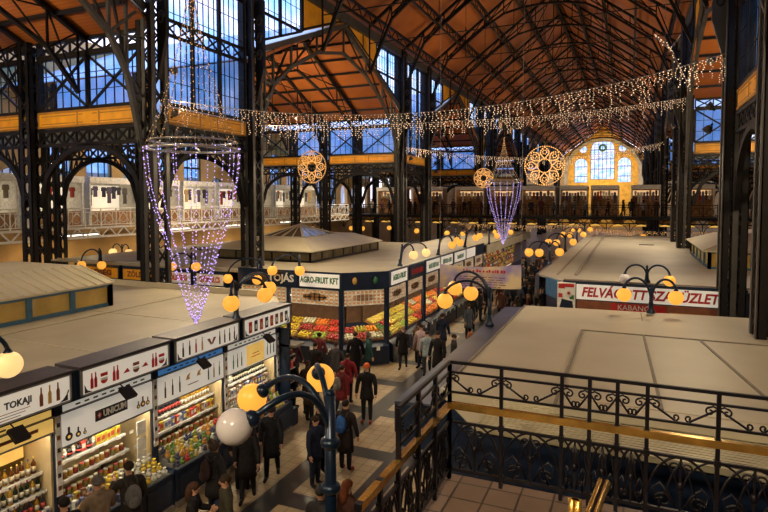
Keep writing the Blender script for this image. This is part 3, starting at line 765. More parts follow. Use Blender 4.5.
# outer walls with tall windows, end wall with the arched window group
def wall_with_holes(name, rect, holes, c, thick, mat):
    """rect (u0,u1,z0,z1); holes: lists of (u,z) loops; c maps (u,z,d)->xyz"""
    bm = bmesh.new(); edges = []
    def loop(pts):
        vs = [bm.verts.new((u, z, 0)) for u, z in pts]
        for i in range(len(vs)): edges.append(bm.edges.new((vs[i], vs[(i+1) % len(vs)])))
    u0, u1, z0, z1 = rect
    loop([(u0, z0), (u1, z0), (u1, z1), (u0, z1)] if not isinstance(z1, list) else [(u0, z0), (u1, z0)]+z1)
    for h in holes: loop(h)
    bmesh.ops.triangle_fill(bm, use_beauty=True, edges=edges, normal=(0, 0, 1))
    mb = MB(); vs = [v.co.copy() for v in bm.verts]; bm.verts.index_update()
    fs = [tuple(v.index for v in f.verts) for f in bm.faces]
    mb.add([c(v.x, v.y, 0) for v in vs], fs); mb.add([c(v.x, v.y, thick) for v in vs], [f[::-1] for f in fs])
    n = len(vs)
    for e in bm.edges:
        if len(e.link_faces) == 1:
            a, b = e.verts[0].index, e.verts[1].index
            mb.add([c(vs[a].x, vs[a].y, 0), c(vs[b].x, vs[b].y, 0), c(vs[b].x, vs[b].y, thick), c(vs[a].x, vs[a].y, thick)], [(0, 1, 2, 3)])
    bm.free()
    return struct(mb.build(name, [mat]))
def arch_loop(u, w, z0, zs, n=12):
    return [(u-w/2, z0), (u+w/2, z0)]+[(u+w/2*cos(PI*i/n), zs+w/2*sin(PI*i/n)) for i in range(n+1)]
def arch_window(u, w, z0, zs, c, up, rows, cols):
    nwin[0] += 1
    r = empty('window_%d' % nwin[0], c(u, z0, .2), kind='structure'); lp = arch_loop(u, w, z0, zs)
    g = MB(); g.prism([c(a, b, .2) for a, b in lp], Vector(c(0, 0, .22))-Vector(c(0, 0, .2))); g.build('pane', [GLASS], r)
    f = MB(); pts = [c(a, b, .12) for a, b in lp]; f.path(pts+[pts[0]], w*.04, .1, 0, up)
    for i in range(1, cols):
        uu = u-w/2+w*i/cols; zt = zs+math.sqrt(max(0, (w/2)**2-(uu-u)**2)); f.bar(c(uu, z0, .12), c(uu, zt, .12), w*.02, .08, 0, up)
    for z in rows: f.bar(c(u-w/2, z, .12), c(u+w/2, z, .12), .16, .08, 0, up)
    f.build('window_frame', [IRON], r)
cE = lambda u, z, d: (u, YEND+d, z)
wins = [(XC, 5.5, 11.6, 18.9), (XC-4.95, 3.0, 10.9, 15.4), (XC+4.95, 3.0, 10.9, 15.4)]
circ = [(XC-4.5, 19.1, .95), (XC+4.5, 19.1, .95)]
holes = [arch_loop(*w) for w in wins]+[[(u+r*cos(2*PI*i/14), z+r*sin(2*PI*i/14)) for i in range(14)] for u, z, r in circ]
wall_with_holes('wall_end', (XL, XR, 0, [(XR, 17.5), (XC, RIDGE), (XL, 17.5)]), holes, cE, .4, WALLY)
arch_window(*wins[0], cE, (0, 1, 0), (14.2, 16.6, 18.9), 6); arch_window(*wins[1], cE, (0, 1, 0), (12.4, 14.8), 4); arch_window(*wins[2], cE, (0, 1, 0), (12.4, 14.8), 4)
for u, z, r_ in circ:
    nwin[0] += 1; r = empty('window_%d' % nwin[0], (u, YEND+.2, z), kind='structure')
    g = MB(); g.prism([(u+r_*cos(2*PI*i/14), YEND+.2, z+r_*sin(2*PI*i/14)) for i in range(14)], (0, .02, 0)); g.build('pane', [GLASS], r)
    g = MB(); g.tube([(u+r_*cos(2*PI*i/14), YEND+.05, z+r_*sin(2*PI*i/14)) for i in range(15)], .12, 6); g.bar((u-r_, YEND+.1, z), (u+r_, YEND+.1, z), .08); g.bar((u, YEND+.1, z-r_), (u, YEND+.1, z+r_), .08, up=(0, 1, 0)); g.build('window_frame', [STONE], r)
m = MB()
for rr, w_ in ((8.6, 1.0),):
    pts = [(XC+rr*cos(PI*i/24), YEND-.15, 13.4+rr*.92*sin(PI*i/24)) for i in range(25)]
    m.path(pts, w_, .3, 0, (0, 1, 0))
    m.bar((XC-rr, YEND-.15, 9), (XC-rr, YEND-.15, 13.5), w_, .3, 0, (0, 1, 0)); m.bar((XC+rr, YEND-.15, 9), (XC+rr, YEND-.15, 13.5), w_, .3, 0, (0, 1, 0))
struct(m.build('trim_stone_arch', [STONE]), 'pale stone arch around the end windows')
t = empty('wreath', (XC, YEND-.3, 19.3), 'round green wreath hung in the middle end window', 'wreath')
m = MB(); m.tube([(XC+.7*cos(i*PI/8), YEND-.3, 19.3+.7*sin(i*PI/8)) for i in range(17)], .26, 7); m.build('ring', [GREEN], t)
m = MB(); m.ell((XC, YEND-.35, 18.55), (.35, .15, .25), 8, 6); m.build('bow', [GOLD], t)
cW = lambda u, z, d: (WL-d, u, z)
holes = []; wl = []
y = 1.0
while y < 100:
    if not any(b0-1.5 < y < b1+1.5 for b0, b1 in BAYS): wl.append((y, 2.0, 5.6, 10.2))
    else: wl.append((y, 1.8, 5.6, 7.6))
    y += 3.0
wall_with_holes('wall_left', (-6.5, YEND, 0, 17.0), [arch_loop(*w) for w in wl], cW, .4, WALLM)
for w in wl:
    if w[0] < 62: arch_window(*w, cW, (1, 0, 0), (6.8, 8.0, 9.2), 4)
m = MB(); m.box(WR, WR+.4, -6.5, YEND, 0, 17); struct(m.build('wall_right', [WALLM]))
m = MB(); m.box(WL, WR, -6.7, -6.4, 0, 25); struct(m.build('wall_back', [WALLM]))
for sg, (a, b) in (('left', (WL, XL)), ('right', (XR, WR))):
    m = MB(); m.box(a, b, YEND, YEND+.4, 0, 17); struct(m.build('wall_end_'+sg, [WALLM]))
# houses across the street, seen dimly through the high windows
for i, (x, y, w, d, h, mt) in enumerate(((-62, 10, 18, 34, 11, EXT), (-62, 48, 18, 36, 9.5, EXT), (-64, 92, 18, 40, 11, EXT), (50, 20, 18, 40, 9, EXT), (50, 66, 18, 44, 10, EXT))):
    r = empty('outside_house', (x, y, 0), 'pale town house across the street, dimly seen through the high windows', 'building', 'town houses outside')
    m = MB(); m.box(x-w/2, x+w/2, y-d/2, y+d/2, 0, h)
    for k in range(int(d//3)):
        for zz in (2.5, 6):
            s = 1 if x < 0 else -1; yy = y-d/2+1.5+k*3; m.box(x+s*w/2, x+s*(w/2+.06), yy-.6, yy+.6, zz, zz+2, 1)
    m.build('facade', [mt, STRIP if False else EXT2], r)
    m = MB(); m.prism([(x-w/2-.4, y-d/2, h), (x+w/2+.4, y-d/2, h), (x, y-d/2, h+5)], (0, d, 0)); m.build('roof', [EXT2], r)

# galleries and the cross bridge
def railing(m, p, q, z, h=1.1, step=1.1, fine=True):
    c = run_map(p, q); L = (Vector(q)-Vector(p)).length; n = max(1, int(L/step))
    m.bar(c(0, z+h), c(1, z+h), .09, .06); m.bar(c(0, z+.12), c(1, z+.12), .05, .05); m.bar(c(0, z+h-.22), c(1, z+h-.22), .04, .04)
    d = (Vector(q)-Vector(p)).normalized()
    for i in range(n+1):
        m.bar(c(i/n, z), c(i/n, z+h), .06, .06)
        if i < n and fine:
            a, b = i/n, (i+1)/n; mid = (a+b)/2
            cc = Vector(c(mid, z+.5))
            m.tube([cc+Vector((d.x, d.y, 0))*.28*cos(k*PI/5)+Vector((0, 0, .28*sin(k*PI/5))) for k in range(11)], .02, 4)
            for s in (-1, 1): m.bar(c(mid+s*.28/L, z+.12), c(mid+s*.28/L, z+h-.22), .03, .03)
            m.bar(c(a, z+.12), c(mid, z+h-.22), .025, .025); m.bar(c(mid, z+h-.22), c(b, z+.12), .025, .025)
def gallery(x0, x1, y0, y1, edge, axis, light):
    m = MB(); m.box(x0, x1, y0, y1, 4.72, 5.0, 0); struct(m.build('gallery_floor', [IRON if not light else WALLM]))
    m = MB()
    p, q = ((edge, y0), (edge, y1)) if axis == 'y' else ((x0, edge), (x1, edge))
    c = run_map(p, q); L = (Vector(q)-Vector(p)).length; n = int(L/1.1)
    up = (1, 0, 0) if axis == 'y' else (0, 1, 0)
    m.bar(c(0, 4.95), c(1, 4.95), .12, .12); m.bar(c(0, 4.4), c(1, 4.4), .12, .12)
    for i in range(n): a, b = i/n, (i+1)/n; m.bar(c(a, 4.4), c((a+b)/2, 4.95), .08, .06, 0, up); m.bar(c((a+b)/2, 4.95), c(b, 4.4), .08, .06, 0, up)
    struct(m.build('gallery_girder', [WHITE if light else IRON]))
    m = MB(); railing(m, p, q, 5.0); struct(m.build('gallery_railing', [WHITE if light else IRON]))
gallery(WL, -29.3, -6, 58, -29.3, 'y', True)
gallery(WR-3.7, WR, -6, 58, WR-3.7, 'y', False)
gallery(WL, WR, 58, 62.5, 58, 'x', False)
m = MB(); railing(m, (WL, 62.5), (WR, 62.5), 5.0, fine=False); struct(m.build('gallery_railing', [IRON]))
m = MB()
for i in range(27): 
    x = WL+1+i*2.0
    for z in (0,): m.bar((x, 58.1, 4.4), (x, 58.1, 3.6), .08, .08); m.path([(x+.9*cos(PI*k/8)+1.0, 58.1, 3.55+.8*sin(PI*k/8)) for k in range(9)], .06, .08, 0, (0, 1, 0))
struct(m.build('gallery_brackets', [IRON]))
for i in range(26):
    x = WL+2.0+i*2.0
    if -29 < x < 8:
        t = empty('hanging_strip_lamp', (x, 58.6, 4.25), 'short amber strip lamp under the edge of the far cross gallery', 'lamp', 'strip lamps under the cross gallery')
        m = MB(); m.box(x-.5, x+.5, 58.5, 58.75, 4.3, 4.72, 0); m.build('casing', [YELLOW_D], t)
        m = MB(); m.box(x-.45, x+.45, 58.46, 58.72, 4.14, 4.3, 0); m.build('diffuser', [STRIP], t)
KIOSK_GLOW = emat('booth_back_glow', (1, .60, .28), .85)
def kiosk(x0, x1, y, back, label, group=None, glow=None, face='x', n=8, z=5.0, h=2.9):
    """open booth with frame, glowing back board and hanging goods; face 'x': front towards -Y, 'y': front towards +X"""
    glow = glow or KIOSK_GLOW
    c = (lambda u, d, zz: (u, y+d, z+zz)) if face == 'x' else (lambda u, d, zz: (y-d, u, z+zz))
    r = empty('kiosk', c((x0+x1)/2, back/2, 0), label, 'kiosk', group)
    def bx(m, u0, u1, d0, d1, z0, z1, mi=0):
        a = c(u0, d0, z0); b = c(u1, d1, z1); m.box(a[0], b[0], a[1], b[1], a[2], b[2], mi)
    m = MB(); bx(m, x0, x1, back-.08, back, 0, h); bx(m, x0, x0+.06, .1, back, 0, h); bx(m, x1-.06, x1, .1, back, 0, h); m.build('walls', [WOODB if face == 'x' else PAPER], r)
    m = MB(); bx(m, x0, x1, 0, back, h, h+.12); bx(m, x0, x1, -.06, .06, h-.25, h+.16); m.build('roof', [WHITE], r)
    for u in (x0+.06, x1-.06):
        m = MB(); bx(m, u-.06, u+.06, 0, .12, 0, h); m.build('post', [WHITE], r)
    m = MB(); bx(m, x0+.1, x1-.1, .15, .7, 0, .9); m.build('counter', [WOODB], r)
    m = MB(); bx(m, x0+.15, x1-.15, back-.14, back-.09, 2.05 if face == 'x' else .5, h-.35); m.build('glow_panel', [glow], r)  # glowing board added to stand in for a bright interior
    for k in range(n):
        u = x0+.25+(x1-x0-.5)*(k+.5)/n; w = (x1-x0-.5)/n*.8; ht = R.uniform(.5, 1.1); zt = h-.42-R.uniform(0, .2)
        m = MB(); d = .35+R.uniform(0, .25)
        a = [(-.5, 0), (-.32, .06), (.32, .06), (.5, 0), (.55, -.35), (.36, -.38), (.38, -1), (-.38, -1), (-.36, -.38), (-.55, -.35)]
        P = [c(u+q*w, d, zt+zz*ht) for q, zz in a]; o = Vector(c(0, .05, 0))-Vector(c(0, 0, 0)); m.prism(P, o)
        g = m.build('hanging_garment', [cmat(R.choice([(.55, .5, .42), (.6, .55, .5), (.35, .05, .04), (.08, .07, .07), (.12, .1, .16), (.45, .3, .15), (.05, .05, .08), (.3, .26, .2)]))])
        tag(g, 'garment hanging in a %s' % ('lit kiosk on the far cross gallery' if face == 'x' else 'white-lit kiosk on the left gallery'), 'garment', 'garments in the gallery kiosks' if face == 'x' else 'garments on the left gallery')
    return r
for i, (x0, x1) in enumerate(((-27, -23.5), (-22.6, -19), (-17.6, -14.4), (-13.8, -11.2), (-10.4, -7.0), (-6.6, -3.9), (-3.6, -1.0), (.1, 2.7), (4.6, 7.2))):
    kiosk(x0, x1, 60.6, 1.6, 'booth with pale frame and hanging goods on the far cross gallery, %s from the left' % ('first second third fourth fifth sixth seventh eighth ninth'.split()[i]), 'booths on the cross gallery')
for i in range(9):
    y0 = 17.5+i*4.1
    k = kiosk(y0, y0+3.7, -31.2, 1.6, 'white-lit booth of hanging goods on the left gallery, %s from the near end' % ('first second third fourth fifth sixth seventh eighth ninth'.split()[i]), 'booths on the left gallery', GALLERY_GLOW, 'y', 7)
g = MB(); 

# ================================================================== STALL BLOCK ALONG THE LEFT OF THE AISLE
XF = -8.8
def bottle_mesh(glass, cap, label, h=.30, r=.04):
    m = MB(); m.lathe([(r*.9, 0), (r, .01), (r, h*.56), (r*.9, h*.64), (r*.36, h*.76), (r*.36, h*.93)], (0, 0, 0), 8, 0)
    m.lathe([(r*.42, h*.90), (r*.42, h)], (0, 0, 0), 8, 1); m.lathe([(r*1.02, h*.16), (r*1.02, h*.46)], (0, 0, 0), 8, 2)
    return m.mesh('bottle', [cmat(glass, .15, 'glass'), cmat(cap, .4, 'cap'), cmat(label, .7, 'label')])
def round_bottle_mesh():
    m = MB(); m.lathe([(.02, 0), (.06, .02), (.075, .075), (.06, .13), (.02, .16), (.018, .22), (.024, .22), (.024, .25), (.01, .25)], (0, 0, 0), 10, 0)
    m.lathe([(.02, .055), (.078, .06), (.078, .09), (.02, .095)], (0, 0, 0), 10, 1)
    return m.mesh('bottle', [cmat((.015, .012, .012), .15, 'glass'), cmat((.6, .05, .04), .5, 'label')])
def jar_mesh(c, lid):
    m = MB(); m.lathe([(.045, 0), (.05, .01), (.05, .11), (.042, .125)], (0, 0, 0), 8, 0); m.lathe([(.046, .122), (.046, .15)], (0, 0, 0), 8, 1)
    return m.mesh('jar', [cmat(c, .25, 'glass'), cmat(lid, .35, 'cap')])
def box_mesh(c, c2, w=.10, d=.08, h=.2):
    m = MB(); m.box(-d/2, d/2, -w/2, w/2, 0, h, 0); m.box(d/2, d/2+.004, -w*.35, w*.35, h*.3, h*.75, 1)
    return m.mesh('carton', [cmat(c, .5, 'carton'), cmat(c2, .5, 'carton')])
def bag_mesh(c):
    m = MB(); m.ell((0, 0, .07), (.085, .075, .07), 9, 6, 0); m.lathe([(.05, .12), (.022, .15), (.05, .19), (.045, .192), (.015, .155)], (0, 0, 0), 8, 0)
    return m.mesh('bag', [cmat(c, .35, 'bag')])
BOT = [bottle_mesh((.012, .02, .012), (.25, .02, .02), (.55, .5, .38)), bottle_mesh((.10, .03, .01), (.5, .35, .08), (.6, .52, .35)), bottle_mesh((.30, .16, .02), (.06, .05, .05), (.65, .6, .5)), bottle_mesh((.45, .43, .36), (.5, .05, .04), (.65, .63, .6), .27), bottle_mesh((.02, .02, .03), (.03, .03, .03), (.5, .07, .05))]
RB = round_bottle_mesh()
JAR = [jar_mesh((.22, .035, .015), (.42, .34, .18)), jar_mesh((.14, .12, .03), (.35, .04, .03)), jar_mesh((.32, .17, .03), (.55, .52, .45))]
CART = [box_mesh((.55, .42, .05), (.4, .05, .03)), box_mesh((.5, .06, .05), (.7, .65, .55)), box_mesh((.62, .60, .55), (.12, .14, .3)), box_mesh((.10, .12, .3), (.7, .6, .2)), box_mesh((.22, .10, .05), (.6, .5, .3))]
BAG = [bag_mesh((.6, .42, .03)), bag_mesh((.45, .03, .02)), bag_mesh((.12, .22, .04)), bag_mesh((.6, .58, .5)), bag_mesh((.5, .22, .03)), bag_mesh((.05, .05, .11)), bag_mesh((.30, .33, .05)), bag_mesh((.62, .5, .2))]
def put(me, name, loc, label, cat, group, rz=0., s=1.):
    o = bpy.data.objects.new(name, me); COL.objects.link(o); o.location = loc; o.rotation_euler = (0, 0, rz); o.scale = (s, s, s)
    tag(o, label, cat, group); return o
def pic_bottle(m, x, y, z, h, mi, w=.035):
    prof = [(1, 0), (1, .55), (.4, .72), (.35, 1), (-.35, 1), (-.4, .72), (-1, .55), (-1, 0)]
    m.prism([(x, y+a*w, z+b*h) for a, b in prof], (.006, 0, 0), mi)
def pic_round(m, x, y, z, r, mi):
    m.prism([(x, y+r*cos(i*PI/6), z+r+r*sin(i*PI/6)) for i in range(12)], (.006, 0, 0), mi)
    m.box(x, x+.006, y-r*.28, y+r*.28, z+r*1.9, z+r*3.4, mi)
    m.prism([(x+.006, y+r*.4*cos(i*PI/6), z+r+r*.4*sin(i*PI/6)) for i in range(12)], (.004, 0, 0), 6)
def pic_pot(m, x, y, z, r, mi):
    m.prism([(x, y+r*cos(PI+i*PI/8), z+r*.9+r*.9*sin(PI+i*PI/8)) for i in range(9)], (.006, 0, 0), mi); m.box(x, x+.006, y-r, y+r, z+r*.9, z+r*1.5, 5)
UNITS = [(4.05, 6.82, 'first'), (6.95, 9.10, 'second'), (9.22, 11.43, 'third'), (11.56, 13.75, 'fourth')]
WHERE = {'first': 'nearest left stall with the golden sign', 'second': 'second left stall with the round-bottle sign', 'third': 'third left stall with the long white sign', 'fourth': 'fourth left stall at the cross aisle'}
SIGNINK = [INK, RED, GREEN, GOLD, BROWNP, WHITE, SIGN]
for ui, (y0, y1, nm) in enumerate(UNITS):
    ym = (y0+y1)/2; L = y1-y0
    lab = ['market stall with TOKAJI sign board and golden back panel, nearest on the left', 'market stall with UNICUM sign and round black bottles pictured, second on the left',
           'market stall with slim bottles and two small gold bottles pictured, third on the left', 'market stall with eight red and dark labels on its sign, last before the cross aisle'][ui]
    r = empty('market_stall', (XF, ym, 0), lab, 'market stall', 'left row of market stalls')
    # upper sign box
    sb = MB(); sb.box(XF-.55, XF-.03, y0+.02, y1-.02, 3.12, 3.62, 0); sb.box(XF-.62, XF+.03, y0, y1, 3.62, 3.67, 1)
    sbo = sb.build('sign_box', [BLUE, DARKTOP], r)
    p = MB(); p.box(XF-.03, XF-.005, y0+.06, y1-.06, 3.15, 3.59, 0)
    for z in (3.13, 3.585): p.box(XF-.03, XF+.01, y0+.03, y1-.03, z, z+.03, 1)
    for yy in (y0+.03, y1-.06): p.box(XF-.03, XF+.01, yy, yy+.03, 3.13, 3.61, 1)
    po = p.build('sign_board', [SIGN, STEEL], sbo)  # board glows evenly in place of light from the clip lamps
    g = MB(); xs = XF-.003
    if ui == 0:
        put_text(g, 'TOKAJI', .15, (xs, 5.86, 3.40), (0, 1, 0), mi=0, width=.44, bold=.004)
        for k in range(3): g.box(xs, xs+.004, 5.1+.1*k, 6.05-.08*k, 3.28-.045*k, 3.29-.045*k, 4)
        for k, mi in enumerate((4, 3, 4)): pic_bottle(g, xs, 6.24+.15*k, 3.22, .31, mi, .030)
        g.tube([(xs, 6.64, 3.2), (xs, 6.70, 3.26), (xs, 6.74, 3.34)], .012, 5, 0)
    elif ui == 1:
        for k, (yy, kind, mi) in enumerate(((7.2, 'b', 1), (7.28, 'b', 1), (7.46, 'p', 1), (7.68, 'b', 1), (7.76, 'b', 1), (7.97, 't', 1), (8.2, 'p', 4), (8.42, 't', 1), (8.63, 'b', 1), (8.71, 'b', 1), (8.86, 'p', 1))):
            if kind == 'b': pic_bottle(g, xs, yy, 3.22, .28, mi, .03)
            elif kind == 'p': pic_pot(g, xs, yy, 3.24, .075, mi); g.box(xs, xs+.006, yy-.075, yy+.075, 3.38, 3.44, mi)
            else: g.prism([(xs, yy-.08, 3.3), (xs, yy+.08, 3.3), (xs, yy+.02, 3.38)], (.006, 0, 0), mi)
    elif ui == 2:
        for k, mi in enumerate((0, 0, 1, 3)): pic_bottle(g, xs, 9.48+.2*k, 3.21, .31, mi, .024)
        for s in (-1, 1): g.prism([(xs, 10.40, 3.30), (xs, 10.40+s*.03, 3.27), (xs, 10.40+s*.15, 3.42), (xs, 10.40+s*.07, 3.43)], (.006, 0, 0), 4)
        for k, mi in enumerate((0, 0, 0, 0)): pic_bottle(g, xs, 10.68+.18*k, 3.21, .31, mi, .022)
    else:
        for k in range(8):
            yy = 11.8+k*.235; g.box(xs, xs+.006, yy, yy+.13, 3.22, 3.50, (1, 0, 1, 0, 1, 4, 4, 0)[k]); g.box(xs+.006, xs+.009, yy+.03, yy+.10, 3.28, 3.40, 5 if k % 2 else 3)
    for yy, s in ((y0+.1, 1), (y1-.1, -1)): g.prism([(xs, yy, 3.17), (xs, yy+s*.16, 3.17), (xs, yy+s*.05, 3.22), (xs, yy, 3.33)], (.004, 0, 0), 0)
    g.build('printed_pictures', SIGNINK, po)
    # posts between sign boxes and below
    for yy in (y0-.065, y1+.065) if ui == 3 else (y0-.065,):
        m = MB(); m.box(XF-.70, XF-.50, yy-.06, yy+.06, 0, 3.12, 0); m.box(XF-.56, XF-.05, yy-.06, yy+.06, 0, .80, 0); m.box(XF-.50, XF-.485, yy-.055, yy+.055, 1.3, 2.75, 1); m.box(XF-.5, XF-.06, yy-.06, yy+.06, 3.12, 3.62, 0)
        for k in range(6): m.box(XF-.485, XF-.48, yy-.03, yy+.03, 1.4+k*.23, 1.48+k*.23, 2 if k % 2 else 3)
        m.build('post', [BLUE, WHITE, INK, BROWNP], r)
    # strip between the two signs and the lower sign
    m = MB(); m.box(XF-.62, XF-.52, y0, y1, 2.745, 3.12, 0); m.box(XF-.52, XF-.50, y0+.05, y1-.05, 2.79, 2.90, (1, 2, 3, 2)[ui]); m.box(XF-.52, XF-.48, y0, y1, 2.755, 2.775, 4)
    for k in range(9): m.box(XF-.50, XF-.496, y0+.3+k*.19, y0+.40+k*.19, 2.83, 2.86, 5)
    m.build('fascia_strip', [BLUE, SIGN_Y, SIGN, SIGN_B, STEEL, INK], r)
    xl = XF-.50; p = MB()
    zb = 2.15 if ui else 2.50
    p.box(xl-.04, xl, y0+.02, y1-.02, zb, 2.73, 0); p.box(xl-.05, xl+.015, y0, y1, zb-.03, zb, 1)
    lo = p.build('lower_sign', [SIGN if ui else SIGN_Y, STEEL], r); g = MB()
    if ui == 0:
        g.box(xl, xl+.005, y0+.4, y1-.3, 2.60, 2.66, 4)
    elif ui == 1:
        for yy, rr in ((7.10, .075), (7.29, .055), (7.43, .035)): pic_round(g, xl, yy, 2.22, rr, 0)
        g.box(xl, xl+.006, 7.66, 8.42, 2.36, 2.57, 0); g.ell((xl+.006, 7.75, 2.465), (.006, .05, .06), 8, 5, 1); g.box(xl+.006, xl+.012, 7.74, 7.76, 2.42, 2.51, 5); g.box(xl+.006, xl+.012, 7.72, 7.78, 2.46, 2.48, 5)
        put_text(g, 'UNICUM', .17, (xl+.012, 8.11, 2.465), (0, 1, 0), mi=5, width=.54, bold=.004)
        for yy, rr in ((8.70, .045), (8.82, .065), (8.95, .05)): pic_round(g, xl, yy, 2.27, rr, 4)
    elif ui == 2:
        for k in range(3): pic_bottle(g, xl, 9.45+.22*k, 2.25, .36, 0, .022)
        for yy in (10.16, 10.52): g.prism([(xl, yy-.07, 2.46), (xl, yy+.06, 2.46), (xl, yy+.03, 2.52), (xl, yy+.08, 2.60), (xl, yy-.03, 2.56)], (.006, 0, 0), 3)
        g.box(xl, xl+.004, 10.15, 10.5, 2.32, 2.34, 4)
        for k in range(3): pic_bottle(g, xl, 10.85+.2*k, 2.25, .36, 2 if k != 1 else 3, .02)
    else:
        for k in range(3): pic_bottle(g, xl, 11.8+.17*k, 2.25, .36, 2, .02)
        g.box(xl, xl+.004, 12.35, 13.15, 2.17, 2.71, 6); g.box(xl+.004, xl+.008, 12.55, 12.95, 2.36, 2.38, 1); g.box(xl+.004, xl+.008, 12.6, 12.9, 2.44, 2.46, 4)
        for k in range(3): pic_bottle(g, xl, 13.3+.15*k, 2.25, .36, 2, .02)
    g.build('printed_pictures', SIGNINK[:6]+[SIGN_Y], lo)
    # clip spot lamp leaning off the sign box
    yy = (5.75, 7.85, 9.95, 12.45)[ui]
    m = MB(); m.tube([(XF-.1, yy, 3.13), (XF+.02, yy, 3.06), (XF+.14, yy, 2.98)], .012, 6, 0); m.prism([(XF+.03, yy-.12, 3.02), (XF+.03, yy+.12, 3.02), (XF+.24, yy+.12, 2.86), (XF+.24, yy-.12, 2.86)], (.04, 0, .05), 0); m.build('spot_lamp', [IRON], r)
    # carcass
    m = MB(); m.box(XF-2.2, XF-2.1, y0, y1, 0, 3.1, 0); m.box(XF-2.1, XF-.56, y1-.04, y1, .82, 3.0, 0); m.box(XF-2.1, XF-.56, y0, y0+.04, .82, 3.0, 0); m.box(XF-2.1, XF-.7, y0, y1, 3.0, 3.08, 0); m.build('lining', [CREAMW], r)
    m = MB(); m.box(XF-.75, XF-.02, y0, y1, .12, .74, 0); m.box(XF-.75, XF+.03, y0, y1, .74, .82, 1); m.box(XF-.75, XF+.05, y0, y1, 0, .12, 2)
    for k in range(3): a = y0+.1+(L-.1)*k/3; m.box(XF-.02, XF, a, a+L/3-.15, .2, .66, 1)
    m.build('counter_base', [BLUE, BLUE, SEAM], r)
    for k, (xa, z) in enumerate(((-.90, 1.74), (-.80, 1.43), (-.70, 1.13))):
        m = MB(); m.box(XF+xa-.22, XF+xa+.12, y0+.05, y1-.05 - (.45 if ui == 1 else 0), z-.03, z, 0); m.box(XF+xa+.12, XF+xa+.135, y0+.05, y1-.05-(.45 if ui == 1 else 0), z-.04, z+.01, 1)
        for q in range(int(L/.32)): m.box(XF+xa+.135, XF+xa+.139, y0+.15+q*.32, y0+.25+q*.32, z-.055, z+.01, 2)
        m.build('shelf', [STEEL, WHITE, PAPER], r)
    m = MB(); m.bar((XF-.64, y0+.1, zb+.15), (XF-.64, y1-.1, zb+.15), .05, .05); m.build('tube_lamp', [TUBE], r)
    la = bpy.data.lights.new('tube_light', 'AREA'); la.shape = 'RECTANGLE'; la.size = L*.9; la.size_y = .15; la.energy = 24; la.color = (1, .86, .62)
    lo_ = bpy.data.objects.new('tube_light', la); COL.objects.link(lo_); lo_.location = (XF-.64, ym, zb+.10); lo_.rotation_euler = (0, D(-28), D(0)); lo_.rotation_euler = Vector((-.45, 0, -1)).to_track_quat('-Z', 'Y').to_euler()
    lo_.rotation_euler = (Matrix.Rotation(PI/2, 3, 'Z') @ Matrix.Rotation(D(-25), 3, 'X')).to_euler()
    if ui == 0:
        m = MB(); m.box(XF-1.25, XF-1.2, y0+.1, y1-.1, 1.95, 2.60, 0); m.box(XF-1.2, XF-1.195, y0+.5, 5.9, 2.0, 2.45, 1); m.build('golden_panel', [SIGN_Y, SIGN], r)
    if ui == 1:
        m = MB()
        for z in (1.95, 1.6, 1.3): m.box(XF-.62, XF-.6, y1-.35, y1-.12, z-.3, z-.02)
        m.build('notice_sheets', [PAPER], r)
    # goods
    for k, (xa, z) in enumerate(((-.90, 1.74), (-.80, 1.43), (-.70, 1.13))):
        yy = y0+.12; end = y1-.1-(.45 if ui == 1 else 0); q = 0
        while yy < end:
            x = XF+xa+.03+R.uniform(-.015, .015); t = (yy-y0)/L
            glab = '%s on the %s shelf of the %s'
            sh = ('top', 'middle', 'bottom')[k]
            if ui == 1 and k == 0 and .45 < t < .72: me, n_ = CART[0], 'carton'
            elif ui == 1 and k == 0 and .3 < t < .36: me, n_ = CART[1], 'carton'
            elif ui == 1 and k == 0 and t >= .72: me, n_ = CART[2], 'carton'
            elif ui == 1 and k == 0: me, n_ = (RB, 'bottle') if q % 2 else (BOT[3], 'bottle')
            elif ui == 1: me, n_ = JAR[q % 3 if R.random() < .8 else 2], 'jar'
            elif ui == 0: me, n_ = (BOT[(1, 0, 4)[k]] if q % 4 else BOT[2]), 'bottle'
            elif ui == 2: me, n_ = ((BOT[2 if t > .5 else 4]), 'bottle') if k == 0 else (R.choice(CART), 'carton') if k == 1 else (JAR[q % 3], 'jar')
            else: me, n_ = ((BOT[0 if t > .3 else 3]), 'bottle') if k != 1 else (R.choice(CART[2:]), 'carton')
            put(me, n_, (x, yy, z), glab % (n_ if n_ != 'carton' else 'small carton', sh, WHERE[nm]), n_, '%ss on the %s shelf, %s stall' % (n_, sh, nm), R.uniform(-.15, .15), R.uniform(.92, 1.02)); q += 1
            yy += .10 if n_ == 'bottle' else .118
    for row in range(4):
        yy = y0+.13; q = 0
        while yy < y1-.12:
            x = XF-.09-row*.14; z = .825+row*.075; t = (yy-y0)/L
            if ui == 1: me, n_ = (BAG[0 if R.random() < .6 else 3], 'bag') if t > .45 else (R.choice(CART), 'carton')
            elif ui == 2: me, n_ = R.choice(BAG), 'bag'
            elif ui == 3: me, n_ = R.choice(BAG+CART[2:3]), 'bag'
            else: me, n_ = R.choice(CART+JAR[:1]), 'carton'
            if me in CART: n_ = 'carton'
            if me in JAR: n_ = 'jar'
            put(me, n_, (x, yy, z), '%s on the counter of the %s' % ({'bag': 'bright tied bag', 'carton': 'small carton', 'jar': 'red jar'}[n_], WHERE[nm]), n_, '%ss on the counter, %s stall' % (n_, nm), R.uniform(-.4, .4), R.uniform(.68, .82)); q += 1
            yy += .145
    m = MB()
    for row in range(4): m.box(XF-.16-row*.14, XF-.02-row*.14, y0+.05, y1-.05, .80, .823+row*.075)
    m.build('display_steps', [STEEL], r)
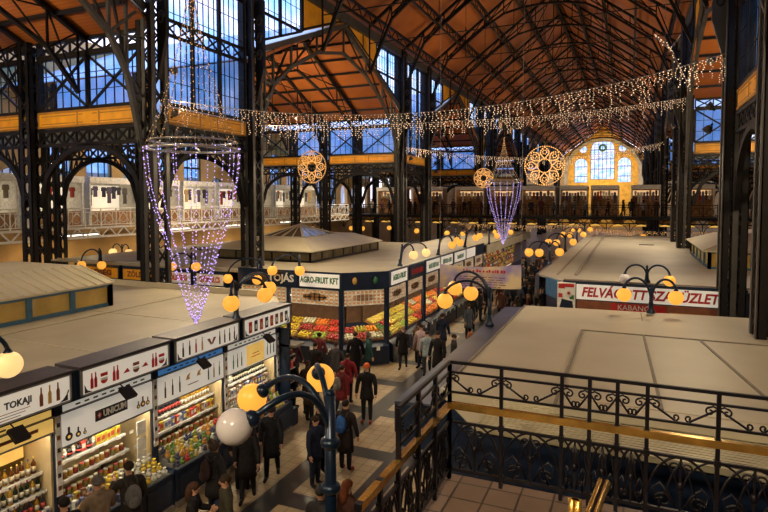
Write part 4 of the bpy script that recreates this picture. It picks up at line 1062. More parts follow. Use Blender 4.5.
# end shelf of the row, on the cross aisle
r = empty('end_rack', (-9.6, 14.05, 0), 'tall open rack of jars at the cross-aisle end of the left stalls', 'rack')
m = MB(); m.box(-10.6, -8.95, 13.89, 13.93, 0, 2.9); m.box(-10.6, -8.9, 13.9, 14.25, 0, .5); m.build('back', [BLUE], r)
for z in (.9, 1.3, 1.7, 2.1):
    m = MB(); m.box(-10.5, -8.95, 13.9, 14.2, z-.03, z); m.build('shelf', [STEEL], r)
    for k in range(11): put(R.choice(JAR+CART[1:3]), 'jar', (-10.4+k*.14, 14.05, z), 'jar on the tall end rack by the cross aisle', 'jar', 'jars on the end rack', R.uniform(0, 3))
m = MB(); m.box(-10.75, -8.75, 13.89, 14.4, 2.35, 2.42); m.build('awning', [SEAM], r)
# the flat roof of the row
r = empty('stall_roof', (-14, 8, 3.3), 'flat beige sheet roof over the left row of stalls', 'roof')
m = MB(); m.prism([(XF-.62, 2.0, 3.40), (XF-.62, 14.2, 3.40), (-10.4, 15.4, 3.40), (-26, 15.6, 3.40), (-26, 2.0, 3.40)], (0, 0, .08), 0); m.build('sheet', [ROOF], r)
m = MB()
m.box(XF-.78, XF-.62, 2, 14.1, 3.48, 3.52); m.box(XF-1.05, XF-1.02, 2, 14.1, 3.48, 3.50)
for y in (5.2, 8.3, 11.4): m.box(-26, XF-1.1, y, y+.03, 3.48, 3.495)
m.box(-17.5, -17.46, 2, 15.4, 3.48, 3.495); m.bar((-10.5, 15.28, 3.52), (-26, 15.48, 3.52), .10, .30); m.box(XF-1.02, XF-.80, 2, 14.15, 3.48, 3.488); m.bar((-13.2, 15.1, 3.5), (-13.2, 2, 3.5), .03, .02); m.build('seams', [ROOF2], r)
m = MB(); m.box(-25.9, XF-2.3, 2.2, 14.0, 0, 3.38); m.build('walls', [BLUE], r)

DARKG = pmat('dim_lantern_glass', (.11, .085, .045), .15, 0, .4, 1.5)
def lantern(name, x0, x1, y0, y1, zb, ze, zt, ins, label, posts_x, posts_y, frame, rib=True, e=.25, gable=False, gmat=None, f=.07):
    """glazed roof monitor: low glass sides, hipped ribbed roof"""
    r = empty('roof_lantern', ((x0+x1)/2, (y0+y1)/2, zb), label, 'roof lantern')
    m = MB()
    a = [(x0-e, y0-e, ze), (x1+e, y0-e, ze), (x1+e, y1+e, ze), (x0-e, y1+e, ze)]; gy = 0 if gable else ins; b = [(x0+ins, y0+gy, zt), (x1-ins, y0+gy, zt), (x1-ins, y1-gy, zt), (x0+ins, y1-gy, zt)]
    m.add(a+b+[(p[0], p[1], p[2]-.05) for p in a], [(0, 1, 5, 4), (1, 2, 6, 5), (2, 3, 7, 6), (3, 0, 4, 7), (4, 5, 6, 7), (8, 9, 1, 0), (9, 10, 2, 1), (10, 11, 3, 2), (11, 8, 0, 3), (11, 10, 9, 8)], 0)
    if rib:
        n = int((y1-y0)/.3)
        for i in range(n+1):
            t = i/n; m.bar((x1+e, y0-e+(y1-y0+2*e)*t, ze+.02), (x1-ins, y0+gy+(y1-y0-2*gy)*t, zt+.02), .04, .03)
        n = int((x1-x0)/.3)
        for i in range(n+1):
            t = i/n; m.bar((x0-e+(x1-x0+2*e)*t, y0-e, ze+.02), (x0+ins+(x1-x0-2*ins)*t, y0+ins, zt+.02), .04, .03)
    m.build('hip_roof', [RIBROOF], r)
    m = MB(); m.box(x0, x1, y0, y0+.03, zb, ze-.04); m.box(x0, x1, y1-.03, y1, zb, ze-.04); m.box(x0, x0+.03, y0, y1, zb, ze-.04); m.box(x1-.03, x1, y0, y1, zb, ze-.04); m.build('side_glass', [gmat or GLASSY], r)
    m = MB()
    for k in range(posts_x+1):
        x = x0+(x1-x0)*k/posts_x
        for y in (y0, y1): m.box(x-f, x+f, y-f, y+f, zb, ze-.03)
    for k in range(posts_y+1):
        y = y0+(y1-y0)*k/posts_y
        for x in (x0, x1): m.box(x-f, x+f, y-f, y+f, zb, ze-.03)
    for z in (zb, ze-.12):
        m.bar((x0, y0, z+.05), (x1, y0, z+.05), .10); m.bar((x1, y0, z+.05), (x1, y1, z+.05), .10); m.bar((x1, y1, z+.05), (x0, y1, z+.05), .10); m.bar((x0, y1, z+.05), (x0, y0, z+.05), .10)
    m.build('side_frame', [frame], r)
    return r
BLUEF = pmat('lantern_blue_frame', (.03, .10, .17), .45)
lantern('a', -19.5, -14.1, 3.5, 12.2, 3.48, 4.17, 4.62, 1.2, 'blue-framed glazed roof lantern with ribbed cream roof at the left edge', 4, 7, BLUEF, e=.10, gable=True)

# ================================================================== FRUIT STALL BLOCK BEYOND THE CROSS AISLE
YB = 19.8; XB0 = -8.9
r = empty('stall_roof', (-16, 28, 3.4), 'flat beige roof over the fruit stalls, with a pyramid lantern on it', 'roof')
m = MB(); m.prism([(-27, YB+.1, 3.5), (-10.4, YB+.1, 3.5), (XB0-.1, YB+1.35, 3.5), (XB0-.1, 37.8, 3.5), (-27, 37.8, 3.5)], (0, 0, .08), 0); m.build('sheet', [ROOF], r)
m = MB(); m.bar((-27, YB+.45, 3.6), (-10.5, YB+.45, 3.6), .06, .05); m.bar((-10.6, YB+.45, 3.6), (XB0-.5, YB+1.5, 3.6), .06, .05); m.bar((XB0-.5, YB+1.5, 3.6), (XB0-.5, 37.7, 3.6), .06, .05); m.build('seams', [ROOF2], r)
m = MB(); m.box(-26.8, -11.2, YB+1.9, 37.6, 0, 3.48); m.build('walls', [BLUE], r)
r2 = lantern('b', -19.5, -14.05, 23.7, 31.7, 3.58, 4.15, 4.65, 1.1, 'glazed roof lantern with a pyramid skylight over the fruit stalls', 5, 7, IRON, False, gmat=DARKG, f=.04)
m = MB(); px0, px1, py0, py1 = -18.3, -15.6, 25.6, 29.4; ap = ((px0+px1)/2, (py0+py1)/2, 5.25)
c4 = [(px0, py0, 4.64), (px1, py0, 4.64), (px1, py1, 4.64), (px0, py1, 4.64)]
m.add(c4+[ap], [(0, 1, 4), (1, 2, 4), (2, 3, 4), (3, 0, 4), (3, 2, 1, 0)], 0)
for a, b in zip(c4, c4[1:]+c4[:1]):
    a = Vector(a); b = Vector(b); m.bar(a, ap, .12, .06, 1); m.bar(a, b, .1, .08, 1)
    for t in (.25, .5, .75): m.bar(a.lerp(b, t), Vector(ap).lerp(a.lerp(b, t), .04), .07 if t != .5 else .14, .04, 1)
m.build('pyramid_skylight', [SKYG, RIBROOF], r2)
def fascia_board(p, q, z0, z1, txt, size, mats, face, parent, width, tmat=1, frame=True):
    """sign panel on a fascia plane running p->q (xy), outward normal face"""
    f = Vector((*face, 0)).normalized()*.03; c = run_map(p, q); m = MB()
    m.prism([Vector(c(0, z0)), Vector(c(1, z0)), Vector(c(1, z1)), Vector(c(0, z1))], f, 0)
    o = m.build('sign_board', [mats[0], STEEL], parent)
    if txt:
        g = MB(); d = (Vector(q)-Vector(p)).normalized(); rt = Vector((d.x, d.y, 0))
        if rt.cross(Vector((0, 0, 1))).dot(f) < 0: rt = -rt
        if txt[0] == '~':      # lettering too small to read: a row of strokes
            n = int(width/.11)
            for k in range(n):
                o1 = Vector(c(.5, z0+(z1-z0)*.28))+f*1.15+rt*(width*((k+.5)/n-.5)); hh = (z1-z0)*R.choice([.36, .45, .45]); w = R.choice([.03, .055, .07])
                g.prism([o1-rt*w/2, o1+rt*w/2, o1+rt*(w/2+.02)+Vector((0, 0, hh)), o1-rt*(w/2-.02)+Vector((0, 0, hh))], f*.3)
        else: put_text(g, txt, size, Vector(c(.5, (z0+z1)/2))+f*1.15, rt, mi=0, width=width, bold=.012)
        g.build('lettering', [mats[1]], o)
    return o
def lattice_band(c, z0, z1, n, parent, up, outward):
    """white square-and-arch fretwork over a glowing back"""
    m = MB(); o = Vector((*outward, 0))*.05
    m.prism([Vector(c(0, z0)), Vector(c(1, z0)), Vector(c(1, z1)), Vector(c(0, z1))], o*-1, 0)
    dz = (z1-z0)/4; n = 10; A = lambda t, z: Vector(c(t, z))+o*.6
    for k in range(5): m.bar(A(0, z0+k*dz), A(1, z0+k*dz), .05, .04, 1, up)
    for i in range(n+1):
        for k in range(4):
            if 1: m.bar(A(i/n, z0+k*dz), A(i/n, z0+(k+1)*dz), .05, .04, 1, up)
    e = [A(.5+.26*cos(2*PI*i/16), (z0+z1)/2+(z1-z0)*.27*sin(2*PI*i/16)) for i in range(16)]
    m.prism(e, o*.4, 2)
    return m.build('fretwork_band', [GOODS_GLOW_D, PAPER, WOODB], parent)
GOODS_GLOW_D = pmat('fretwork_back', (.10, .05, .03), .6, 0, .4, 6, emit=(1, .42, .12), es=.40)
def fruit_mesh(c, kind):
    m = MB()
    if kind == 'long': m.tube([(-.07, 0, .02), (0, 0, .035), (.07, 0, .02)], [.012, .035, .012], 7)
    elif kind == 'pear': m.lathe([(.01, 0), (.04, .015), (.048, .04), (.035, .075), (.018, .105), (.008, .12)], (0, 0, 0), 8)
    else: m.ell((0, 0, .045), (.052, .052, .046), 8, 6); m.tube([(0, 0, .085), (.005, 0, .105)], .005, 4, 1)
    return m.mesh('fruit', [cmat(c, .35, 'fruit'), cmat((.05, .06, .02), .6, 'stem')])
FR = {'lemon': fruit_mesh((.62, .47, .03), 'long'), 'orange': fruit_mesh((.70, .24, .015), 'o'), 'tomato': fruit_mesh((.50, .035, .015), 'o'), 'green_apple': fruit_mesh((.26, .40, .05), 'o'), 'pear': fruit_mesh((.50, .46, .08), 'pear'), 'yellow_apple': fruit_mesh((.62, .50, .08), 'o'), 'mandarin': fruit_mesh((.72, .20, .02), 'o'), 'cucumber': fruit_mesh((.06, .16, .03), 'long'), 'red_apple': fruit_mesh((.34, .03, .03), 'o'), 'cauliflower': fruit_mesh((.6, .58, .42), 'o')}
crate_me = None
def crate_mesh():
    m = MB()
    for z in (.0, .05): pass
    m.box(-.29, .29, -.19, .19, 0, .02)
    for s in (-1, 1): m.box(-.30, .30, s*.19-.01, s*.19+.01, 0, .10); m.box(s*.29-.01, s*.29+.01, -.19, .19, 0, .10)
    for a in (-1, 1):
        for b in (-1, 1): m.box(a*.285-.02, a*.285+.02, b*.185-.02, b*.185+.02, 0, .13)
    return m.mesh('crate', [WOODB])
CR = crate_mesh()
def fill_crate(c, d, nrm_tilt, fk, place):
    """crate centre c, d: unit direction along its long side, tilted so the back is higher"""
    rz = math.atan2(d[1], d[0]); M = Matrix.Translation(Vector(c)) @ Matrix.Rotation(rz, 4, 'Z') @ Matrix.Rotation(nrm_tilt, 4, 'X')
    o = bpy.data.objects.new('fruit_crate', CR); COL.objects.link(o); o.matrix_world = M; tag(o, 'wooden crate of %ss %s' % (fk.replace('_', ' '), place), 'crate', 'fruit crates '+place)
    for i in range(4):
        for j in range(3):
            f = bpy.data.objects.new(fk, FR[fk]); COL.objects.link(f)
            f.matrix_world = M @ Matrix.Translation((-.21+.14*i+R.uniform(-.01, .01), -.115+.115*j, .045+R.uniform(0, .05))) @ Matrix.Rotation(R.uniform(0, 6), 4, 'Z') @ Matrix.Scale(1.35, 4)
            tag(f, '%s in a crate %s' % (fk.replace('_', ' '), place), 'fruit' if fk not in ('cucumber', 'cauliflower', 'tomato') else 'vegetable', '%ss %s' % (fk.replace('_', ' '), place))
# near end, facing the camera
BACKW = pmat('stall_back_boards', (.11, .055, .025), .7, 0, .3, 4)
def fruit_front(p, q, face, segs, place, lab, signs, fruits, tp=(0, 0)):
    """one fruit stall: fascia, signs, fretwork, posts, tiered counter"""
    c = run_map(p, q); L = (Vector(q)-Vector(p)).length; f = Vector((*face, 0)); up = f
    r = empty('fruit_stall', c(.5, 0), lab, 'fruit stall', 'fruit stalls beyond the cross aisle')
    P = lambda t, d, z: Vector(c(t+max(d, 0)*(tp[0]*(1-t)-tp[1]*t)/L, z))-f*d
    m = MB(); A_ = [P(.001, 0, 3.05), P(.001, 0, 3.73), P(.001, .09, 3.73), P(.001, .09, 3.05)]; B_ = [P(.999, 0, 3.05), P(.999, 0, 3.73), P(.999, .09, 3.73), P(.999, .09, 3.05)]
    BOXF = [(0, 1, 2, 3), (7, 6, 5, 4), (0, 4, 5, 1), (1, 5, 6, 2), (2, 6, 7, 3), (3, 7, 4, 0)]
    m.add(A_+B_, BOXF); m.build('fascia', [BLUE], r)
    for (t0, t1, txt, mats, wd, sz) in signs: fascia_board(c(t0, 0)[:2], c(t1, 0)[:2], 3.12, 3.66, txt, sz, mats, face, r, wd)
    n = max(1, round(L/2.1))
    for i in range(n):
        cc = run_map(c((i+.06)/n, 0)[:2], c((i+.94)/n, 0)[:2]); cb = lambda t, z, cc=cc: Vector(cc(t, z))-f*.12
        lattice_band(cb, 2.42, 2.98, 14, r, up, face)
    for i in range(n+1):
        m = MB(); x = Vector(c(min(max(i/n, .07/L), 1-.07/L), 0))-f*.08; m.box(x.x-.06, x.x+.06, x.y-.06, x.y+.06, 0, 3.05); m.build('post', [BLUE], r)
    m = MB(); P = lambda t, d, z: Vector(c(t+max(d, 0)*(tp[0]*(1-t)-tp[1]*t)/L, z))-f*d
    A_ = [P(0.005, -.20, .02), P(0.005, -.20, .74), P(.005, 1.36, 1.44), P(.005, 1.36, .02)]; B_ = [P(.995, -.20, .02), P(.995, -.20, .74), P(.995, 1.36, 1.44), P(.995, 1.36, .02)]
    m.add(A_+B_, [(0, 1, 2, 3), (7, 6, 5, 4), (0, 4, 5, 1), (1, 5, 6, 2), (2, 6, 7, 3), (3, 7, 4, 0)]); m.build('sloped_counter', [BLUE], r)
    m = MB(); m.prism([P(0, 1.5, .9), P(1, 1.5, .9), P(1, 1.5, 2.4), P(0, 1.5, 2.4)], f*-.05, 0); m.build('back_wall', [BACKW], r)
    for k in range(int(L/.75)):
        t = (k+.5)/int(L/.75); m = MB(); o = P(t, -.215, .60); d = (P(1, 0, 0)-P(0, 0, 0)).normalized()
        m.prism([o-d*.07, o+d*.07, o+d*.07+Vector((0, 0, .15)), o-d*.07+Vector((0, 0, .15))], f*.012); m.build('price_card', [PAPER], r)
    m = MB(); m.bar(P(.04, .5, 2.62), P(.96, .5, 2.62), .05); m.build('tube_lamp', [TUBE], r)
    la = bpy.data.lights.new('tube_light', 'AREA'); la.shape = 'RECTANGLE'; la.size = L*.9; la.size_y = .2; la.energy = 8.5*L; la.color = (1, .78, .48)
    o = bpy.data.objects.new('tube_light', la); COL.objects.link(o); o.location = P(.5, .35, 2.40); o.rotation_euler = (0, 0, math.atan2(q[1]-p[1], q[0]-p[0]))
    dirv = P(1, 0, 0)-P(0, 0, 0); dirv.normalize(); ncr = int(L/.62)
    for k in range(ncr):
        for row in range(3):
            t = (k+.5)/ncr; fk = R.choice(list(FR)) if R.random() < .28 else fruits(min(.99, max(0, t+R.uniform(-.08, .08))), row % 2 if row < 2 else R.choice((0, 1))); d = .31+row*.41
            if tp[0]+tp[1] > .6 and row == 2: continue
            fill_crate(P(t, d, .74+.45*(d+.2)+.03), (dirv.x, dirv.y), math.atan2(.70, 1.56) if Vector((-dirv.y, dirv.x, 0)).dot(f) < 0 else -math.atan2(.70, 1.56), fk, place)
    return r
W1 = (SIGN, GREEN); WB = (BLUE, WHITE)
fruit_front((-15.3, YB), (-10.35, YB), (0, -1), 2, 'on the fruit counter facing the cross aisle', 'fruit stall with TOJÁS and AGRO-FRUIT KFT signs facing the cross aisle',
            [(.28, .60, 'TOJÁS', WB, 1.25, .40), (.62, .985, 'AGRO-FRUIT KFT', W1, 1.75, .34)],
            lambda t, row: ('cucumber' if t < .35 else 'lemon' if t < .62 else 'tomato' if row else 'green_apple') if t > .12 else 'mandarin', (0, .43))
rc = fruit_front((-10.35, YB), (XB0, YB+1.3), (.667, -.745), 1, 'on the corner counter of the fruit stall', 'corner fruit stall with a plain blue fascia and small painted fruit', [], lambda t, row: 'red_apple' if row else 'cauliflower', (.40, .47))
for t, mi in ((.28, GOLD), (.72, GREEN)):
    g = MB(); x = Vector((-10.35+1.45*t+.03*.667, YB+1.3*t-.03*.745, 3.4)); g.ell(x, (.10, .10, .15), 8, 6, 0); g.build('painted_fruit', [mi], rc)
fr_a = lambda t, row: 'yellow_apple' if t < .4 else 'pear' if row else 'lemon'
fr_b = lambda t, row: 'mandarin' if t < .75 else 'orange'
fr_c = lambda t, row: ('tomato', 'yellow_apple', 'orange', 'green_apple')[int(t*3.99)]
fruit_front((XB0, YB+1.35), (XB0, 25.6), (1, 0), 2, 'on the first side counter along the aisle', 'fruit stall along the aisle with a green-lettered white sign, nearest the corner', [(.06, .46, 'AGRO-FRUIT', W1, 1.5, .32), (.54, .96, '~', (BLUE, RED), 1.5, .26)], fr_a, (.47, 0))
fruit_front((XB0, 25.7), (XB0, 30.3), (1, 0), 2, 'on the second side counter along the aisle', 'fruit stall along the aisle heaped with mandarins, second from the corner', [(.03, .48, '~', W1, 1.6, .34), (.53, .97, '~', W1, 1.6, .34)], fr_b)
fruit_front((XB0, 30.4), (XB0, 37.6), (1, 0), 3, 'on the third side counter along the aisle', 'fruit stall along the aisle farthest from the corner, before the hanging banner', [(.03, .34, '~', W1, 1.4, .34), (.38, .66, '', (SIGN, GREEN), 1.4, .3)], fr_c)
# vegetable stalls to the left along the same cross aisle
for k, (xa, xb, txt, mats, lab) in enumerate(((-25.2, -22.2, 'ZÖLDSÉG', (YELLOW, BROWNP), 'left of two stalls with a yellow ZÖLDSÉG sign, beyond the left roof'), (-22.0, -19.7, 'ZÖLDSÉG', (YELLOW, BROWNP), 'right of two stalls with a yellow ZÖLDSÉG sign, beyond the left roof'),
                                       (-19.5, -17.8, 'ZÖLDSÉG', (PAPER, RED), 'left of two stalls with a white sign lettered in red, behind the light cone'), (-17.6, -16.0, 'GYÜMÖLCS', (PAPER, RED), 'right of two stalls with a white sign lettered in red, behind the light cone'))):
    r = empty('vegetable_stall', ((xa+xb)/2, YB, 0), lab, 'market stall', 'vegetable stalls on the cross aisle')
    m = MB(); m.box(xa, xb, YB, YB+.4, 2.80, 3.5); m.build('fascia', [BLUE], r)
    fascia_board((xa+.08, YB), (xb-.08, YB), 2.88, 3.36, txt, .34, mats, (0, -1), r, (xb-xa)*.7)
    for x in (xa+.06, xb-.06): m = MB(); m.box(x-.06, x+.06, YB+.02, YB+.14, 0, 2.8); m.build('post', [BLUE], r)
    m = MB(); m.box(xa, xb, YB+.2, YB+.9, 0, .9); m.build('counter', [BLUE], r)
    m = MB(); m.box(xa, xb, YB+1.6, YB+1.65, .9, 2.8); m.build('back_wall', [CREAMW], r)
# lit stall at the far end of the left row
r = empty('gift_stall', (XB0, 44, 0), 'brightly lit stall stacked with colourful goods behind the banner', 'market stall')
m = MB(); m.box(-14, XB0-.1, 38.6, 57, 3.0, 3.5, 0); m.box(XB0-.3, XB0, 38.6, 57, 2.9, 3.5, 0); m.build('roof', [ROOF], r)
m = MB(); m.box(-9.9, -9.8, 38.7, 52.1, .5, 2.9); m.build('glow_back', [GOODS_GLOW], r)  # glowing board stands in for the stall's own lighting
m = MB(); m.box(-9.8, XB0, 38.7, 57, 0, .8); m.build('counter', [BLUE], r)
for z in (1.2, 1.6, 2.0, 2.4):
    m = MB(); m.box(-9.8, -9.3, 38.7, 52, z-.03, z); m.build('shelf', [WOODB], r)
    for k in range(26):
        put(R.choice(CART+BOT+BAG), 'souvenir', (-9.5, 38.9+k*.5, z), 'small colourful souvenir on the shelves of the lit stall behind the banner', 'souvenir', 'souvenirs in the lit stall', R.uniform(-1, 1), 1.5)

# ================================================================== RIGHT HAND STALL ROOFS
r = empty('stall_block', (0, 13, 0), 'cream flat-roofed stall block with blue canopy edge below the landing rail', 'market stall')
m = MB(); m.prism([(-2.95, 9.3, 3.28), (5.5, 8.9, 3.28), (5.5, 18.1, 3.36), (-2.95, 17.85, 3.28)], (0, 0, .06), 0)
m.box(-1.0, 5.4, 8.9, 14.4, 3.34, 3.46, 0); m.box(-.9, 5.4, 9.3, 14.3, 3.46, 3.475, 0); m.build('roof_sheet', [ROOF2], r)
m = MB(); n = 15
for i in range(n): y = 8.05+i*.085; m.bar((-2.0, y, 3.28), (5.5, y-.25, 3.28), .05, .07)
m.prism([(-2.95, 9.3, 3.25), (-2.0, 8.05, 3.22), (5.5, 7.8, 3.22), (5.5, 9.0, 3.27)], (0, 0, .03)); m.build('ribbed_edge', [RIBROOF], r)
m = MB(); m.prism([(-3.55, 8.7, 3.20), (-2.9, 8.7, 3.24), (-2.9, 17.9, 3.24), (-3.55, 17.9, 3.20)], (0, 0, .04), 0); m.build('canopy_sheet', [BLUE_R], r)
m = MB(); m.box(-3.55, -3.45, 8.7, 17.9, 2.72, 3.20); m.box(-3.5, -2.1, 8.7, 8.8, 2.5, 3.2); m.build('canopy_fascia', [BLUE], r)
m = MB(); m.prism([(-3.0, 9.3, 0), (-2.0, 8.15, 0), (5.4, 7.9, 0), (5.4, 17.7, 0), (-3.0, 17.7, 0)], (0, 0, 3.2)); m.build('walls', [BLUE], r)
m = MB()
for a, b in (((.5, 9.3, 3.48), (.35, 14.3, 3.48)), ((2.2, 9.3, 3.48), (1.5, 14.3, 3.48)), ((-1.0, 8.9, 3.47), (-1.0, 14.4, 3.47)), ((-1.0, 14.4, 3.47), (5.4, 14.4, 3.47)), ((-2.9, 9.4, 3.35), (-2.9, 17.8, 3.35)), ((.4, 14.5, 3.35), (.35, 17.8, 3.36))): m.bar(a, b, .05 if a[2] > 3.4 else .03, .03)  # bars along the raised panel's edges paint in its step shadow
m.build('roof_seams', [SEAM], r)
r = empty('stall_block', (0, 36, 0), 'flat-roofed butcher stall block with red-lettered FELVÁGOTT SZAKÜZLET sign', 'market stall')
m = MB(); m.prism([(-3.3, 23.5, 3.55), (-2.2, 21.75, 3.55), (14, 21.75, 3.55), (14, 52, 3.55), (-3.3, 52, 3.55)], (0, 0, .08)); m.build('roof_sheet', [ROOF3], r)
m = MB(); m.bar((-1.9, 23.5, 3.66), (-1.9, 50, 3.66), .10, .08); m.bar((-2.6, 23.5, 3.65), (-2.6, 50, 3.65), .05, .04); m.bar((-2.2, 22.0, 3.66), (14, 22.0, 3.66), .08, .05); m.bar((-1.9, 50, 3.66), (5, 50.5, 3.66), .08, .06); m.build('roof_seams', [SEAM], r)
m = MB(); m.box(.6, 1.5, 41.2, 41.6, 3.63, 3.66); m.build('roof_hatch', [IRON], r)
m = MB(); m.prism([(-3.1, 24.2, 0), (-2.2, 22.3, 0), (14, 22.3, 0), (14, 51.8, 0), (-3.1, 51.8, 0)], (0, 0, 3.5)); m.build('walls', [BLUE], r)
m = MB(); m.box(-3.45, -3.3, 23.5, 52, 3.0, 3.6); m.build('side_fascia', [BLUE_R], r)
m = MB(); m.box(-2.2, 3.6, 21.68, 21.8, 2.4, 3.66, 0); m.build('end_fascia', [BLUE], r)
o = fascia_board((-1.72, 21.66), (2.92, 21.66), 3.02, 3.56, '', .3, (SIGN, RED), (0, -1), r, 4)
g = MB(); put_text(g, 'FELVÁGOTT SZAKÜZLET', .46, (.6, 21.62, 3.28), (1, 0, 0), width=4.35, bold=.016, shear=.22); g.build('lettering', [RED], o)
m = MB(); m.box(-1.7, 2.9, 21.62, 21.68, 2.5, 2.98, 0); m.box(-.55, 1.2, 21.60, 21.62, 2.55, 2.95, 1); m.box(1.3, 2.6, 21.60, 21.62, 2.6, 2.75, 2); o = m.build('lower_sign', [BROWNP, RED, GOLD], r)
g = MB(); put_text(g, 'KABANOS', .26, (.25, 21.59, 2.82), (1, 0, 0), width=1.15); g.build('lettering', [WHITE], o)
m = MB(); m.prism([(-2.9, 22.8, 2.95), (-2.3, 21.75, 2.95), (-2.3, 21.75, 3.62), (-2.9, 22.8, 3.62)], (-.05, -.03, 0), 0); m.build('corner_fascia', [pmat('bright_blue_paint', (.02, .10, .22), .4)], r)
m = MB(); m.box(-2.38, -1.75, 21.60, 21.66, 2.4, 3.60, 0); m.box(-2.34, -2.12, 21.59, 21.6, 3.38, 3.55, 2); m.box(-1.95, -1.8, 21.59, 21.6, 3.0, 3.15, 5); m.box(-2.34, -2.2, 21.59, 21.6, 3.05, 3.2, 2)
m.ell((-1.98, 21.60, 3.22), (.17, .02, .17), 14, 8, 1); m.ell((-1.98, 21.58, 3.22), (.06, .015, .06), 8, 6, 2); m.prism([(-2.36, 21.6, 2.42), (-1.78, 21.6, 2.42), (-1.85, 21.6, 2.93), (-2.22, 21.6, 3.0)], (0, -.01, 0), 3); m.prism([(-2.2, 21.585, 2.45), (-1.8, 21.585, 2.62), (-1.8, 21.585, 2.70), (-2.2, 21.585, 2.54)], (0, -.01, 0), 4); m.box(-2.2, -1.8, 21.585, 21.6, 3.44, 3.56, 2)
m.build('poster', [PAPER, WHITE, RED, BLUE, GOLD, GREEN], r)
lantern('r', 3.2, 9.5, 28.1, 36.0, 3.63, 4.42, 5.1, 1.6, 'roof lantern with amber side panels and ribbed hip roof at the right edge', 4, 5, BLUEF)
r = empty('stall_block', (0, 60, 0), 'dark far stall block under the cross gallery, right of the aisle', 'market stall')
m = MB(); m.box(-3.2, 14, 54, 57.5, 0, 3.0); m.build('walls', [IRON], r)
m = MB(); m.box(-3.4, 14, 53.9, 57.6, 3.0, 3.2); m.build('roof', [SEAM], r)

# ================================================================== GLOBE LAMPS
def globe_lamp(base, top, globes, label, group=None, collar=True, pr=.055, gr=.20, mats=None, caps=True):
    """post with curved arms; globes: world positions"""
    r = empty('globe_lamp', base, label, 'lamp', group); b = Vector(base); t = Vector(top)
    m = MB(); m.lathe([(pr*2.2, 0), (pr*2.2, .05), (pr*1.3, .12), (pr*1.1, .3)], base, 12); m.tube([b, b.lerp(t, .5), t], [pr*1.1, pr, pr*.9], 12)
    if collar:
        for k in (.80, .9): m.lathe([(pr, -.04), (pr*1.55, -.02), (pr*1.55, .02), (pr, .04)], tuple(b.lerp(t, k)), 12)
    m.lathe([(pr, 0), (pr*1.1, .02), (pr*.5, .06), (pr*.9, .10), (pr*.2, .17)], tuple(t), 12); m.build('post', [TEAL], r)
    for i, g in enumerate(globes):
        g = Vector(g); s = t-Vector((0, 0, .35 if collar else .2)); hgt = g.z+gr+.06; up = max(hgt+.22, s.z+.3)
        end = g+Vector((0, 0, gr+.03)); pts = []
        p0, p1, p2, p3 = s, s.lerp(Vector((g.x, g.y, s.z)), .12)+Vector((0, 0, up-s.z+.15)), Vector((g.x, g.y, up+.12)).lerp(Vector((s.x, s.y, up+.12)), .15), end
        for k in range(13):
            u = k/12; pts.append(p0*(1-u)**3+p1*3*u*(1-u)**2+p2*3*u*u*(1-u)+p3*u**3)
        m = MB(); m.tube(pts, pr*.62, 9); m.lathe([(gr*.42, -.10), (gr*.45, -.05), (gr*.25, .02), (pr*.6, .05)], tuple(g+Vector((0, 0, gr))), 12); m.build('arm', [TEAL], r)
        m = MB(); m.ell(g, gr, 20, 14); m.build('globe', [mats[i] if mats else GLOBE], r)
    return r
GRP = 'amber globe lamps'
# the big lamp in front: its globes hang tilted off swept arms
base = (-3.33, 6.07, 0); r = empty('globe_lamp', base, 'tall blue lamp post in front, with two amber globes and one unlit white globe', 'lamp')
m = MB(); m.lathe([(.22, 0), (.22, .12), (.13, .25), (.10, .9), (.075, 1.1)], base, 16); m.tube([(base[0], base[1], 1.0), (base[0], base[1], 2.6), (base[0], base[1], 4.22)], [.085, .075, .065], 16)
for z in (1.1, 2.2, 3.05, 3.62): m.lathe([(.07, -.07), (.115, -.04), (.125, 0), (.115, .04), (.07, .07)], (base[0], base[1], z), 16)
m.lathe([(.065, 0), (.05, .04), (.02, .06)], (base[0], base[1], 4.22), 12); m.build('post', [TEAL], r)
for gpos, mt, cap in (((-4.75, 6.42, 3.86), GLOBE, (.75, .1, .55)), ((-3.96, 5.03, 4.10), GLOBE_W, (.72, .45, .35)), ((-4.08, 7.15, 4.02), GLOBE, (.25, -.72, .55))):
    g = Vector(gpos); n = Vector(cap).normalized(); e = g+n*.21; s = Vector((base[0], base[1], 3.70))
    p1 = s+Vector((0, 0, .62))+(g-s)*.12; p2 = e+n*.55+Vector((0, 0, .12)) if mt != GLOBE_W else e+n*.5+Vector((0, 0, .2))
    pts = [s*(1-u)**3+p1*3*u*(1-u)**2+p2*3*u*u*(1-u)+e*u**3 for u in [k/16 for k in range(17)]]
    m = MB(); m.tube(pts, .038, 10); c0 = g+n*.17; m.tube([c0, c0+n*.05, c0+n*.09, c0+n*.12], [.095, .10, .075, .04], 14); a = m.build('arm', [TEAL], r)
    m = MB(); m.ell(g, .20, 28, 20); go = m.build('globe', [mt], r); tag(go, 'unlit white globe' if mt == GLOBE_W else None)
globe_lamp((-8.95, 11.495, 3.63), (-8.95, 11.495, 4.45), [(-8.75, 11.05, 4.12), (-8.8, 12.5, 4.10), (-9.05, 13.05, 4.18)], 'globe lamp with three amber globes on the left stall roof edge', collar=False)
globe_lamp((-8.75, 5.0, 3.67), (-8.75, 5.0, 4.45), [(-8.6, 5.59, 4.11)], 'globe lamp with one pale globe at the far left edge over the golden sign', collar=False, mats=[GLOBE_P])
globe_lamp((-12.75, YB+.8, 3.58), (-12.75, YB+.8, 4.2), [(-13.35, YB-.3, 3.73), (-12.05, YB-.3, 3.78)], 'globe lamp with two amber globes above the TOJÁS sign', collar=False)
